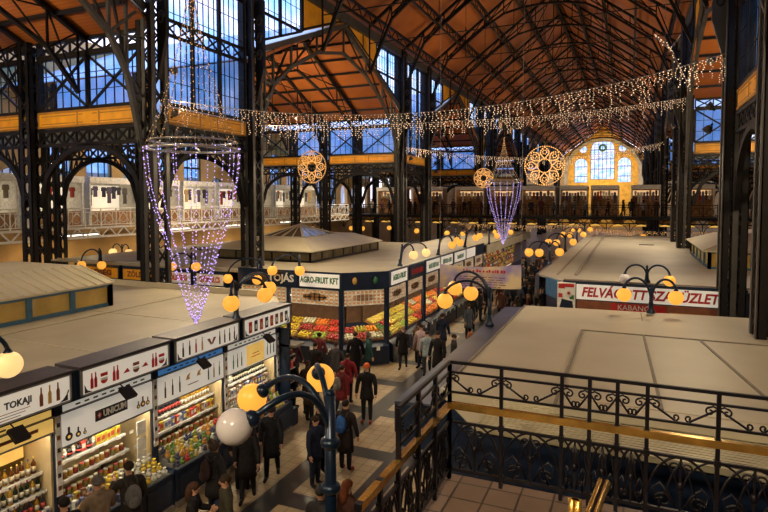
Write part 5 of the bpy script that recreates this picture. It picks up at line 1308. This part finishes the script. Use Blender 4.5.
globe_lamp((-14.7, YB+.8, 3.58), (-14.7, YB+.8, 4.0), [(-15.6, YB-.3, 3.27), (-14.1, YB-.3, 3.30)], 'globe lamp with two amber globes left of the TOJÁS sign', collar=False)
globe_lamp((XB0-.2, 22.9, 3.74), (XB0-.1, 22.9, 4.55), [(-8.7, 23.5, 4.18), (-8.7, 25.2, 4.15)], 'globe lamp with two pale amber globes on the fruit stall corner', collar=False, mats=[GLOBE_P, GLOBE_P])
globe_lamp((XB0-.2, 28.3, 3.74), (XB0-.1, 28.3, 4.6), [(-8.75, 29.6, 4.18), (-8.75, 31.2, 4.2)], 'globe lamp with two amber globes above the aisle fruit stalls, before the banner', collar=False)
globe_lamp((XB0-.2, 33.5, 3.74), (XB0-.1, 33.5, 4.6), [(-9.4, 32.9, 4.2), (-8.6, 34.2, 4.3)], 'globe lamp with two amber globes on the far end of the fruit stall roof', collar=False)
for i, (x, y) in enumerate(((-9.0, 39.5), (-9.0, 44.5), (-12, 41.5))):
    globe_lamp((x, y, 3.5), (x, y, 4.5), [(x-.6, y-.2, 4.1), (x+.5, y+.3, 4.1)], 'amber globe lamp on the lit stall roof behind the banner', GRP+' behind the banner', collar=False)
globe_lamp((-3.35, 14.85, 3.275), (-3.35, 14.85, 4.15), [(-4.3, 13.95, 4.02), (-3.95, 15.2, 4.05), (-4.35, 15.0, 4.2)], 'globe lamp with three amber globes on the blue canopy edge', collar=False)
globe_lamp((.6, 22.0, 3.70), (.6, 22.0, 4.15), [(-.11, 21.6, 3.84), (1.29, 21.6, 3.85)], 'globe lamp above the FELVÁGOTT sign, its left globe unlit', collar=False, mats=[GLOBE_W, GLOBE], gr=.19)
globe_lamp((.6, 17.6, 3.42), (.6, 17.6, 4.0), [(-.1, 17.45, 3.92), (1.21, 17.45, 3.92)], 'globe lamp with two amber globes standing before the FELVÁGOTT sign', collar=False)
for i, y in enumerate((27.5, 34.5, 42.5, 50.0)):
    globe_lamp((-3.4, y, 3.6), (-3.4, y, 4.5), [(-4.3, y-.3, 4.15), (-3.9, y+.2, 4.1), (-3.0, y+.4, 4.15)][:3], 'globe lamp with clustered amber globes on the butcher roof edge, %s from the sign' % ('first', 'second', 'third', 'farthest')[i], GRP+' along the butcher roof', collar=False)
globe_lamp((2.3, 52.8, 0), (2.3, 52.8, 4.0), [(1.1, 52.6, 3.5), (3.4, 52.6, 3.5)], 'amber globe lamp standing at the far edge of the butcher roof under the cross gallery', gr=.24)
for i, x in enumerate((-23.7, -18.0)):
    globe_lamp((x, YB+.2, 3.505), (x, YB+.2, 4.1), [(x-.7, YB-.25, 3.45+.2*i), (x+.65, YB-.25, 3.5+.2*i)], 'amber globe lamp above the %s signs' % ('yellow ZÖLDSÉG', 'red-lettered white')[i], collar=False)
for i in range(4):
    globe_lamp((-30.2+i*3.2, 27.2, 0), (-30.2+i*3.2, 27.2, 3.6), [(-30.9+i*3.2, 27.1, 3.2), (-29.5+i*3.2, 27.1, 3.2)], 'lamp post with two white globes on the ground beyond the left roof', 'white globe lamps beyond the left roof', mats=[GLOBE_P, GLOBE_P], gr=.26)
for i in range(7):
    x = -27+i*3.1
    if -15 < x < -8 or -4 < x: continue
    globe_lamp((x, 47+(i % 3)*2, 0), (x, 47+(i % 3)*2, 4.3), [(x-.6, 47+(i % 3)*2, 3.9), (x+.6, 47+(i % 3)*2, 3.9)], 'amber globe lamp post on the floor in front of the cross gallery', GRP+' before the cross gallery', gr=.22)

# ================================================================== CHRISTMAS LIGHTS
def icicle(p, q, sag, label, mat=BULB_W, n=140, drop=.85, br=.018):
    p = Vector(p); q = Vector(q); r = empty('icicle_light_string', p.lerp(q, .5)-Vector((0, 0, sag)), label, 'light string', 'icicle lights across the nave')
    at = lambda t: p.lerp(q, t)-Vector((0, 0, sag*4*t*(1-t)))
    m = MB(); m.tube([at(i/40) for i in range(41)], .014, 5, 0, False); m.build('cable', [WIRE], r)
    m = MB(); b = MB()
    for i in range(n+1):
        a = at(i/n); L = drop*R.choice([.25, .45, .6, .8, 1.0, .35]); k = 0; m.bar(a, a-Vector((0, 0, L)), .008); z = .02
        while z < L: b.octa(a-Vector((R.uniform(-.05, .05), R.uniform(-.04, .04), z)), R.uniform(br*.7, br*1.35)); z += br*3.8
    tag(m.build('drop_wires', [WIRE], r), kind='stuff'); tag(b.build('bulbs', [mat], r), kind='stuff')
icicle((XL+.5, 15.8, 10.2), (2.7, 21.2, 11.25), 1.15, 'string of icicle lights across the nave, nearest, from the first left column')
icicle((XL+.5, 21.6, 9.95), (2.95, 39.5, 12.8), .45, 'string of icicle lights across the nave, second, from the next left column', n=150, br=.025)
icicle((XL+.5, 39.8, 10.5), (2.95, 63.7, 12.4), 1.15, 'string of icicle lights across the nave, farthest and lowest in view', n=140, drop=.8, br=.03)
icicle((-15, 52.6, 4.45), (-3.6, 52.6, 4.45), .2, 'low string of icicle lights under the cross gallery, left part', BULB_A, 90, .5, .03)
icicle((-3.4, 53.4, 4.1), (8, 53.4, 4.1), .2, 'low string of icicle lights under the cross gallery, right part', BULB_A, 80, .8, .03)
def light_cone(x, y, zt, zr, zb, rad, label, n=16):
    r = empty('hanging_light_cone', (x, y, zb), label, 'light cone')
    m = MB(); m.tube([(x+rad*cos(2*PI*i/28), y+rad*sin(2*PI*i/28), zr) for i in range(29)], .03, 7); m.tube([(x+rad*.93*cos(2*PI*i/28), y+rad*.93*sin(2*PI*i/28), zr+.16) for i in range(29)], .022, 7)
    for i in range(6): m.bar((x, y, zr+.08), (x+rad*cos(i*PI/3), y+rad*sin(i*PI/3), zr), .02)
    m.build('ring', [CHROME], r)
    w = MB(); a = MB(); b = MB(); up = []
    for i in range(n):
        t = 2*PI*i/n; prev = None
        for k in range(25):
            u = k/24; rr = rad*(1-u)**1.7+.02; p = Vector((x+rr*cos(t), y+rr*sin(t), zr+(zt-zr)*u)); a.octa(p+Vector((0, 0, R.uniform(-.03, .03))), .014)
            if prev: w.bar(prev, p, .006)
            prev = p
        prev = None
        for k in range(44):
            u = k/43; rr = rad*((1-u)**.8)*(1+.12*sin(PI*min(1, u*1.6)))+.03; p = Vector((x+rr*cos(t), y+rr*sin(t), zr+(zb-zr)*u)); b.octa(p+Vector((0, 0, R.uniform(-.04, .04))), R.uniform(.013, .022))
            if prev: w.bar(prev, p, .006)
            prev = p
    tag(w.build('wires', [WIRE], r), kind='stuff'); tag(a.build('warm_bulbs', [BULB_A], r), kind='stuff'); tag(b.build('violet_bulbs', [BULB_P], r), kind='stuff')
    m = MB(); m.bar((x, y, zt), (x, y, roof_z(x)-.6), .012); m.build('hanger', [WIRE], r)
light_cone(-8.55, 9.6, 11.6, 7.68, 3.98, .95, 'large hanging cone of warm and violet lights before the left roof')
light_cone(-7.0, 34.5, 10.3, 7.65, 3.98, 1.0, 'smaller-looking hanging cone of violet lights far down mid aisle')
def rosette(c, rad, label, mat=BULB_A):
    r = empty('hanging_light_rosette', c, label, 'light ornament'); x, y, z = c; m = MB(); b = MB()
    P = lambda rr, t: (x+rr*cos(t), y, z+rr*sin(t))
    def ring(rr, n, w=.03): m.tube([P(rr, 2*PI*i/n) for i in range(n+1)], w, 5); 
    for rr, n in ((rad, 28), (rad*.35, 14)):
        ring(rr, n)
        for i in range(n*2): b.octa((P(rr, PI*i/n)[0], y-.04, P(rr, PI*i/n)[2]), .035*rad)
    for k in range(8):
        t = k*PI/4
        for s in (-1, 1):
            pts = [P(rad*(.35+.6*u), t+s*.32*sin(PI*u)) for u in [i/8 for i in range(9)]]; m.tube(pts, .022, 5)
            for q in pts: b.octa((q[0], y-.04, q[2]), .045*rad)
        c2 = P(rad*.70, t)
        for i in range(7): b.octa((c2[0]+.1*rad*cos(i), y-.04, c2[2]+.1*rad*sin(i)), .04*rad)
    m.bar((x, y, z+rad), (x, y, z+rad+3), .012)
    m.build('wire_frame', [BULB_FR], r); tag(b.build('bulbs', [mat], r), kind='stuff')
BULB_FR = pmat('glowing_gold_wire', (.5, .3, .1), .4, .5, .1, 4, emit=(1, .5, .15), es=.06)  # faint emission puts the bulbs' glow onto the wire
rosette((-15.1, 25.7, 8.3), .82, 'round hanging rosette of lights left, above the pyramid lantern')
rosette((-5.9, 44, 9.15), 1.45, 'large round rosette of lights hanging far down the nave')
rosette((-10.5, 44, 8.3), .75, 'small round rosette of lights hanging left of the far violet cone')
r = empty('shooting_star_light', (.9, 20, 11.0), 'slanting shooting-star light ornament high beside the right columns', 'light ornament')
m = MB(); b = MB()
P0 = Vector((.62, 20, 11.75)); P1 = Vector((1.1, 20, 11.2)); m.bar(P0, P1, .05); m.bar(Vector((1.35, 20, 11.7)), Vector((1.0, 20, 11.2)), .03); m.bar(P1, Vector((1.55, 20, 10.2)), .03)
for i in range(16):
    p = P0.lerp(P1, i/15); b.octa(p+Vector((R.uniform(-.05, .05), -.04, R.uniform(-.05, .05))), .022)
for i in range(16): p = P1.lerp(Vector((1.55, 19.96, 10.2)), i/15); b.octa(p+Vector((R.uniform(-.08, .08), 0, 0)), .022)
m.bar((.9, 20, 11.5), (.9, 20, 17.5), .012); m.build('wire_frame', [WIRE], r); tag(b.build('bulbs', [BULB_W], r), kind='stuff')
# banner over the aisle
r = empty('hanging_banner', (-6.4, 26, 2.35), 'pale lilac cloth banner with lines of text hung across the aisle', 'banner')
m = MB(); nx = 20; vs = []
for j in range(6):
    for i in range(nx+1):
        u = i/nx; v = j/5; vs.append((-8.28+3.83*u, 26+.06*sin(u*14)*(1-v*.5), 3.55+.13*u-.12*sin(PI*u)*(v)-(1.12)*(1-v)))
fs = [(j*(nx+1)+i, j*(nx+1)+i+1, (j+1)*(nx+1)+i+1, (j+1)*(nx+1)+i) for j in range(5) for i in range(nx)]
m.add(vs, fs, 0, True); m.add([(x, y+.012, z) for x, y, z in vs], [f[::-1] for f in fs], 0, True); m.build('cloth', [BANNER], r)
m = MB(); x = -7.1
while x < -5.2: w = R.uniform(.05, .12); m.box(x, x+w, 25.89, 25.90, 3.26, 3.26+R.choice([.09, .13]), 1); x += w+R.choice([.03, .03, .09])
for k in range(5):
    x = -7.3
    while x < -5.4: w = R.uniform(.12, .32); m.box(x, x+w, 25.915, 25.925, 3.02-.11*k, 3.05-.11*k, 0); x += w+.07
m.build('lettering', [BROWNP, RED], r)
for x in (-8.28, -4.45):
    m = MB(); m.bar((x, 26, 3.6), (x, 26, roof_z(x)-1.0), .012); m.build('suspension_wire', [WIRE], r)

# ================================================================== LANDING, RAILINGS
ZL = 3.25; YR = 6.5; X0 = -1.94; X1 = 5.0
m = MB(); m.box(X0-.12, X1, 3.4, YR+.12, ZL-.25, ZL); struct(m.build('landing_floor', [LAND_T], origin=(0, 5, ZL)))
m = MB(); m.box(X0-.05, X1, 3.4, YR+.05, 0, ZL-.25); struct(m.build('landing_wall', [BLUE]))
m = MB()
for k in range(10): m.box(-.35, X1, .5+.3*k, .8+.3*k, ZL, 5.0-.175*(k+1)+.0)
struct(m.build('stair_flight', [LAND_T]))
m = MB(); m.box(-14, 14, -6.4, .5, 4.75, 5.0); struct(m.build('gallery_floor', [LAND_T]))
def curl(m, c, e1, e2, r0, turns, a0, w, flip=1):
    pts = []
    for i in range(int(12*turns)+1):
        t = i/(12*turns); a = a0+flip*2*PI*turns*t; rr = r0*(1-.78*t); pts.append(Vector(c)+e1*rr*cos(a)+e2*rr*sin(a))
    m.tube(pts, w, 6)
def panel_rail(p, q, z, posts, label, ext=(0, 1), ends=True):
    """wrought-iron rail: scroll panels to hand height, brass rail, taller extension with v-struts"""
    c = run_map(p, q); L = (Vector(q)-Vector(p)).length; d = (Vector(q)-Vector(p)).normalized(); e1 = Vector((d.x, d.y, 0)); e2 = Vector((0, 0, 1))
    r = empty('landing_railing', c(.5, z), label, 'railing'); HB, HT = .91, 1.42
    m = MB(); m.bar(c(0, z+HB), c(1, z+HB), .065, .055); m.bar(c(0, z+HB-.04), c(1, z+HB-.04), .045, .03); m.build('brass_handrail', [BRASS], r)
    for h, a, b, w in ((.12, 0, 1, .035), (.70, 0, 1, .03), (HT, *ext, .035), (HT-.12, *ext, .025), (1.06, *ext, .025)):
        m = MB(); m.bar(c(a, z+h), c(b, z+h), w, w); m.build('iron_rail', [IRON_R], r)
    for t in posts:
        m = MB(); x = Vector(c(t, z)); tp = HT if ext[0]-.01 <= t <= ext[1]+.01 else HB
        m.bar(x, x+e2*tp, .04, .04)
        for h in (.12, .70, HB): m.box(x.x-.03, x.x+.03, x.y-.03, x.y+.03, z+h-.03, z+h+.03)
        m.build('post', [IRON_R], r)
    for a, b in zip(posts, posts[1:]):
        A = Vector(c(a, z)); B = Vector(c(b, z)); w = (B-A).length; M_ = (A+B)/2
        m = MB()
        # pointed arch of two ribs crossing, heart scrolls below
        for s, S in ((1, A), (-1, B)):
            m.tube([S+e1*s*w*.5*(1-cos(PI/2*k/10))+e2*(.12+.58*sin(PI/2*k/10)) for k in range(11)], .014, 6)
            m.tube([S+e2*.70+e1*s*w*.5*sin(PI/2*k/10)+e2*-.50*(1-cos(PI/2*k/10)) for k in range(11)], .011, 6)
            m.tube([M_+e1*s*w*.06+e2*.16, M_+e1*s*w*.16+e2*.30, M_+e1*s*w*.30+e2*.40, M_+e1*s*w*.40+e2*.33, M_+e1*s*w*.36+e2*.22, M_+e1*s*w*.25+e2*.24], .013, 6)
            curl(m, M_+e1*s*w*.24+e2*.22, e1*s, e2, w*.13, 1.3, 0, .012)
            curl(m, M_+e1*s*w*.10+e2*.58, e1*s, e2, w*.09, 1.2, PI, .011, -1)
            m.tube([M_+e2*.66, M_+e1*s*w*.12+e2*.50, M_+e1*s*w*.30+e2*.14], .012, 6)
        m.bar(M_+e2*.12, M_+e2*.70, .022); m.ell(M_+e2*.40, (.035, .035, .05), 8, 6)
        m.build('scroll_panel', [IRON_R], r)
        if ext[0]-.01 <= a and b <= ext[1]+.01:
            m = MB()
            for s, S in ((1, A), (-1, B)):
                top = S+e2*(HT-.17); low = S+e1*s*w*.40+e2*1.08
                m.tube([top, low], .012, 6); curl(m, low+e1*s*.005+e2*.035, e1*s, e2, .035, 1.0, -PI/2, .010); curl(m, S+e1*s*.075+e2*(HT-.20), e1*s, e2, .045, 1.1, PI/2, .010, -1)
                m.tube([S+e2*(HT-.17), S+e1*s*.05+e2*(HT-.145), S+e1*s*.1+e2*(HT-.17)], .010, 6)
            m.build('v_strut', [IRON_R], r)
    return r
Lx = X1-X0; px_posts = [0, .86, 1.32, 1.62, 1.92, 2.75, 3.6, 4.5]

FE_UP, FE_DN, FE_BK, FE_TR, FE_X, FE_W = 130, 285, 680, 300, 280, 550
px_posts = [v/Lx for v in (0, .62, 1.29, 1.58, 1.86, 2.15, 2.80, 3.45, 4.1, 4.75)]
panel_rail((X0, YR), (X1, YR), ZL, px_posts, 'black wrought-iron railing with brass handrail across the front of the landing')
panel_rail((X0, YR), (X0, 4.0), ZL, [0.0, .22, .44, .66, .83, 1.0], 'black wrought-iron railing with brass handrail along the left side of the landing', ext=(0, .66))
def stair_rail(pts, label, posts):
    r = empty('stair_handrail', (pts[-1][0], pts[-1][1], ZL), label, 'handrail')
    m = MB()
    for o in (-.022, .022): m.tube([(x+o, y, z) for x, y, z in pts], .028, 10)
    m.path(pts, .03, .05, 1); m.build('brass_rail', [BRASS, IRON_R], r)
    for p, zb in posts:
        m = MB(); m.bar((p[0], p[1], zb), p, .04); m.build('post', [IRON_R], r)
stair_rail([(-.34, 4.5, 3.9), (-.34, 4.5, 4.1), (-.34, 4.5, 4.31)], 'brass stair handrail end rising upright at the bottom edge', [((-.34, 4.5, 3.9), ZL)])
stair_rail([(-.42, 3.2, 4.02), (-.27, 4.0, 4.24), (-.14, 4.64, 4.42)], 'slanting brass stair handrail end at the bottom edge, right of the upright one', [((-.20, 4.35, 4.33), ZL), ((-.40, 3.3, 4.04), ZL)])

# ================================================================== CAMERA
cam = bpy.data.cameras.new('camera'); co = bpy.data.objects.new('camera', cam); COL.objects.link(co); sc.camera = co
cam.sensor_width = 36; cam.lens = 571/768*36; cam.shift_y = -(256-228.4)/768
co.location = (0, 0, 6.6); co.rotation_euler = (D(90-2.848), 0, D(23.28)); cam.clip_end = 500; cam.clip_start = .05

# ================================================================== LIGHT
w = bpy.data.worlds.new('sky'); sc.world = w; w.use_nodes = True; nt = w.node_tree; bg = nt.nodes['Background']
tc = nt.nodes.new('ShaderNodeTexCoord'); sp = nt.nodes.new('ShaderNodeSeparateXYZ'); nt.links.new(tc.outputs['Generated'], sp.inputs[0])
cr = nt.nodes.new('ShaderNodeValToRGB'); e = cr.color_ramp.elements; e[0].position = 0; e[0].color = (.55, .52, .62, 1); e[1].position = .55; e[1].color = (.50, .58, .95, 1)
k = e.new(.15); k.color = (.80, .72, .86, 1); k = e.new(.32); k.color = (.62, .66, .98, 1)
nt.links.new(sp.outputs[2], cr.inputs['Fac'])
n = nt.nodes.new('ShaderNodeTexNoise'); n.inputs['Scale'].default_value = 5; n.inputs['Detail'].default_value = 5; nt.links.new(tc.outputs['Generated'], n.inputs['Vector'])
mx = nt.nodes.new('ShaderNodeMixRGB'); mx.blend_type = 'ADD'; mx.inputs['Fac'].default_value = .18; nt.links.new(cr.outputs['Color'], mx.inputs['Color1']); nt.links.new(n.outputs['Color'], mx.inputs['Color2'])
nt.links.new(mx.outputs['Color'], bg.inputs['Color']); bg.inputs['Strength'].default_value = 2.7

def flood(x, y, z, d, energy, col, label, size=.5, spread=150, casing=True, hang=None):
    d = Vector(d).normalized()
    la = bpy.data.lights.new('floodlight', 'AREA'); la.shape = 'DISK'; la.size = size; la.energy = energy; la.color = col; la.spread = D(spread)
    o = bpy.data.objects.new('floodlight_beam', la); COL.objects.link(o); o.location = Vector((x, y, z))+d*.06; o.rotation_euler = d.to_track_quat('-Z', 'Y').to_euler()
    if casing:
        r = empty('mounted_or_added_floodlight', (x, y, z), label, 'floodlight', 'floodlights on the nave columns')
        M = d.to_track_quat('-Z', 'Y').to_matrix().to_4x4(); M.translation = Vector((x, y, z))
        m = MB(); m.lathe([(.05, .22), (.10, .17), (size/2+.03, .0), (size/2+.02, -.02), (size/2-.02, .02), (.05, .03)], (0, 0, 0), 14); m.v = [tuple(M @ Vector(v)) for v in m.v]; m.build('housing', [IRON_L], r)
        m = MB(); m.box(-.03, .03, -.03, .03, .2, .30); m.v = [tuple(M @ Vector(v)) for v in m.v]; m.build('bracket', [IRON], r)
        if hang: m = MB(); m.bar((x, y, z+.1), (x, y, hang), .03); m.build('suspension_rod', [IRON], r)  # rod made up for floodlights hung clear of the columns
WARM = (1, .79, .50); AMB = (1, .66, .34)
for i, y in enumerate(ys):
    if y < 0 or y > 145: continue
    for x, s in ((XL, 1), (XR, -1)):
        side = 'left' if s > 0 else 'right'  # right-column and crosswise floodlights are added to light the hall
        far = y > 62
        if s > 0 or y > 20: flood(x+s*.80, y+.30, 9.75, (s*1, 0, .9), FE_UP*(1.6 if far else 1), AMB, 'floodlight on a %s nave column aimed up at the boarded ceiling' % side, .24)
        if s < 0 and y < 20: continue
        if y < 60: flood(x+s*.80, y+.30, 11.2, (s*1, -.25 if s < 0 else .0, -.12), FE_X, WARM, 'added floodlight on a %s nave column aimed across the nave' % side, .24)
        if y < 60: flood(x+s*.80, y+.42, 8.9, (s*.75, -.1, -1), FE_DN, WARM, 'floodlight on a %s nave column aimed down at the stall roofs' % side, .26)
for y0, y1 in TRANS[:2]:  # unseen floodlights added to brighten the ochre panels
    flood(-19.5, (y0+y1)/2-2, 11.6, (0, 1, -.12), FE_W, WARM, 'added floodlight in a left transept washing its panelled side wall', .5, hang=15.6)
    flood(8, (y0+y1)/2-2, 11.6, (0, 1, -.12), FE_W, WARM, 'added floodlight in a right transept washing its panelled side wall', .5, hang=15.6)
# unseen floodlights added for brightness behind the camera and in the side transepts
for x in (-11, -1.5): flood(x, -2.2, 10.5, (0, .55, -1), FE_BK, WARM, 'added floodlight over the entrance gallery aimed down the nave, %s one' % ('left' if x < -5 else 'right'), .8, hang=roof_z(x)-.1)
for y0, y1 in TRANS[:3]:
    ym = (y0+y1)/2
    for x, s in ((-24, -1), (11, 1)): flood(x, ym, 9.0, (s*-.2, 0, 1), FE_TR, AMB, 'added floodlight in a side transept aimed up at its boarded ceiling', .6, hang=16.8)
    flood(-24, ym+1.2, 9.6, (-1, 0, -.35), FE_TR*1.6, WARM, 'added floodlight in a left transept aimed down at the gallery', .8, hang=16.8)
for i in range(5):  # tube lamps added to brighten the dull wall under the gallery
    yy = 16+i*8
    r = empty('added_tube_lamp', (-30.6, yy, 4.45), 'added long tube lamp under the left gallery floor', 'lamp', 'added tube lamps under the left gallery')
    m = MB(); m.box(-30.7, -30.5, yy-1.8, yy+1.8, 4.5, 4.7); m.build('casing', [WHITE], r)
    m = MB(); m.box(-30.66, -30.54, yy-1.75, yy+1.75, 4.44, 4.5); m.build('diffuser', [TUBE], r)
    la = bpy.data.lights.new('tube_light', 'AREA'); la.shape = 'RECTANGLE'; la.size = .15; la.size_y = 3.4; la.energy = 170; la.color = (1, .72, .36)
    o = bpy.data.objects.new('tube_light', la); COL.objects.link(o); o.location = (-30.6, yy, 4.42)
for i, (x, y) in enumerate(((-29.8, 19.2), (-28.2, 20.4), (-29.6, 22.4), (-26.6, 23.6))):
    r = empty('market_umbrella', (x, y, 0), 'small white domed awning on the ground beyond the left roof', 'umbrella', 'white awnings beyond the left roof')
    m = MB(); m.tube([(x, y, 0), (x, y, 2.8)], .04, 8); m.lathe([(.3, 0), (.3, .08), (.05, .1)], (x, y, 0), 10); m.build('pole', [IRON_L], r)
    m = MB(); m.lathe([(.95, 2.3), (.9, 2.5), (.65, 2.72), (.3, 2.84), (.02, 2.88)], (x, y, 0), 16); m.build('canopy', [WHITE], r)
flood(XC, 136, 9.0, (0, 1, .55), 2600, (1, .72, .32), 'floodlight at the far end washing the arched end wall', 1.2, hang=24)

sc.view_settings.view_transform = 'Standard'; sc.view_settings.look = 'None'; sc.view_settings.exposure = 0.0; sc.view_settings.gamma = 1.0
sc.view_settings.use_curve_mapping = False
sc.cycles.use_denoising = True; sc.cycles.max_bounces = 6; sc.cycles.diffuse_bounces = 3; sc.cycles.glossy_bounces = 2; sc.cycles.transparent_max_bounces = 10; sc.cycles.transmission_bounces = 3
sc.cycles.sample_clamp_indirect = 4; sc.cycles.caustics_reflective = False; sc.cycles.caustics_refractive = False
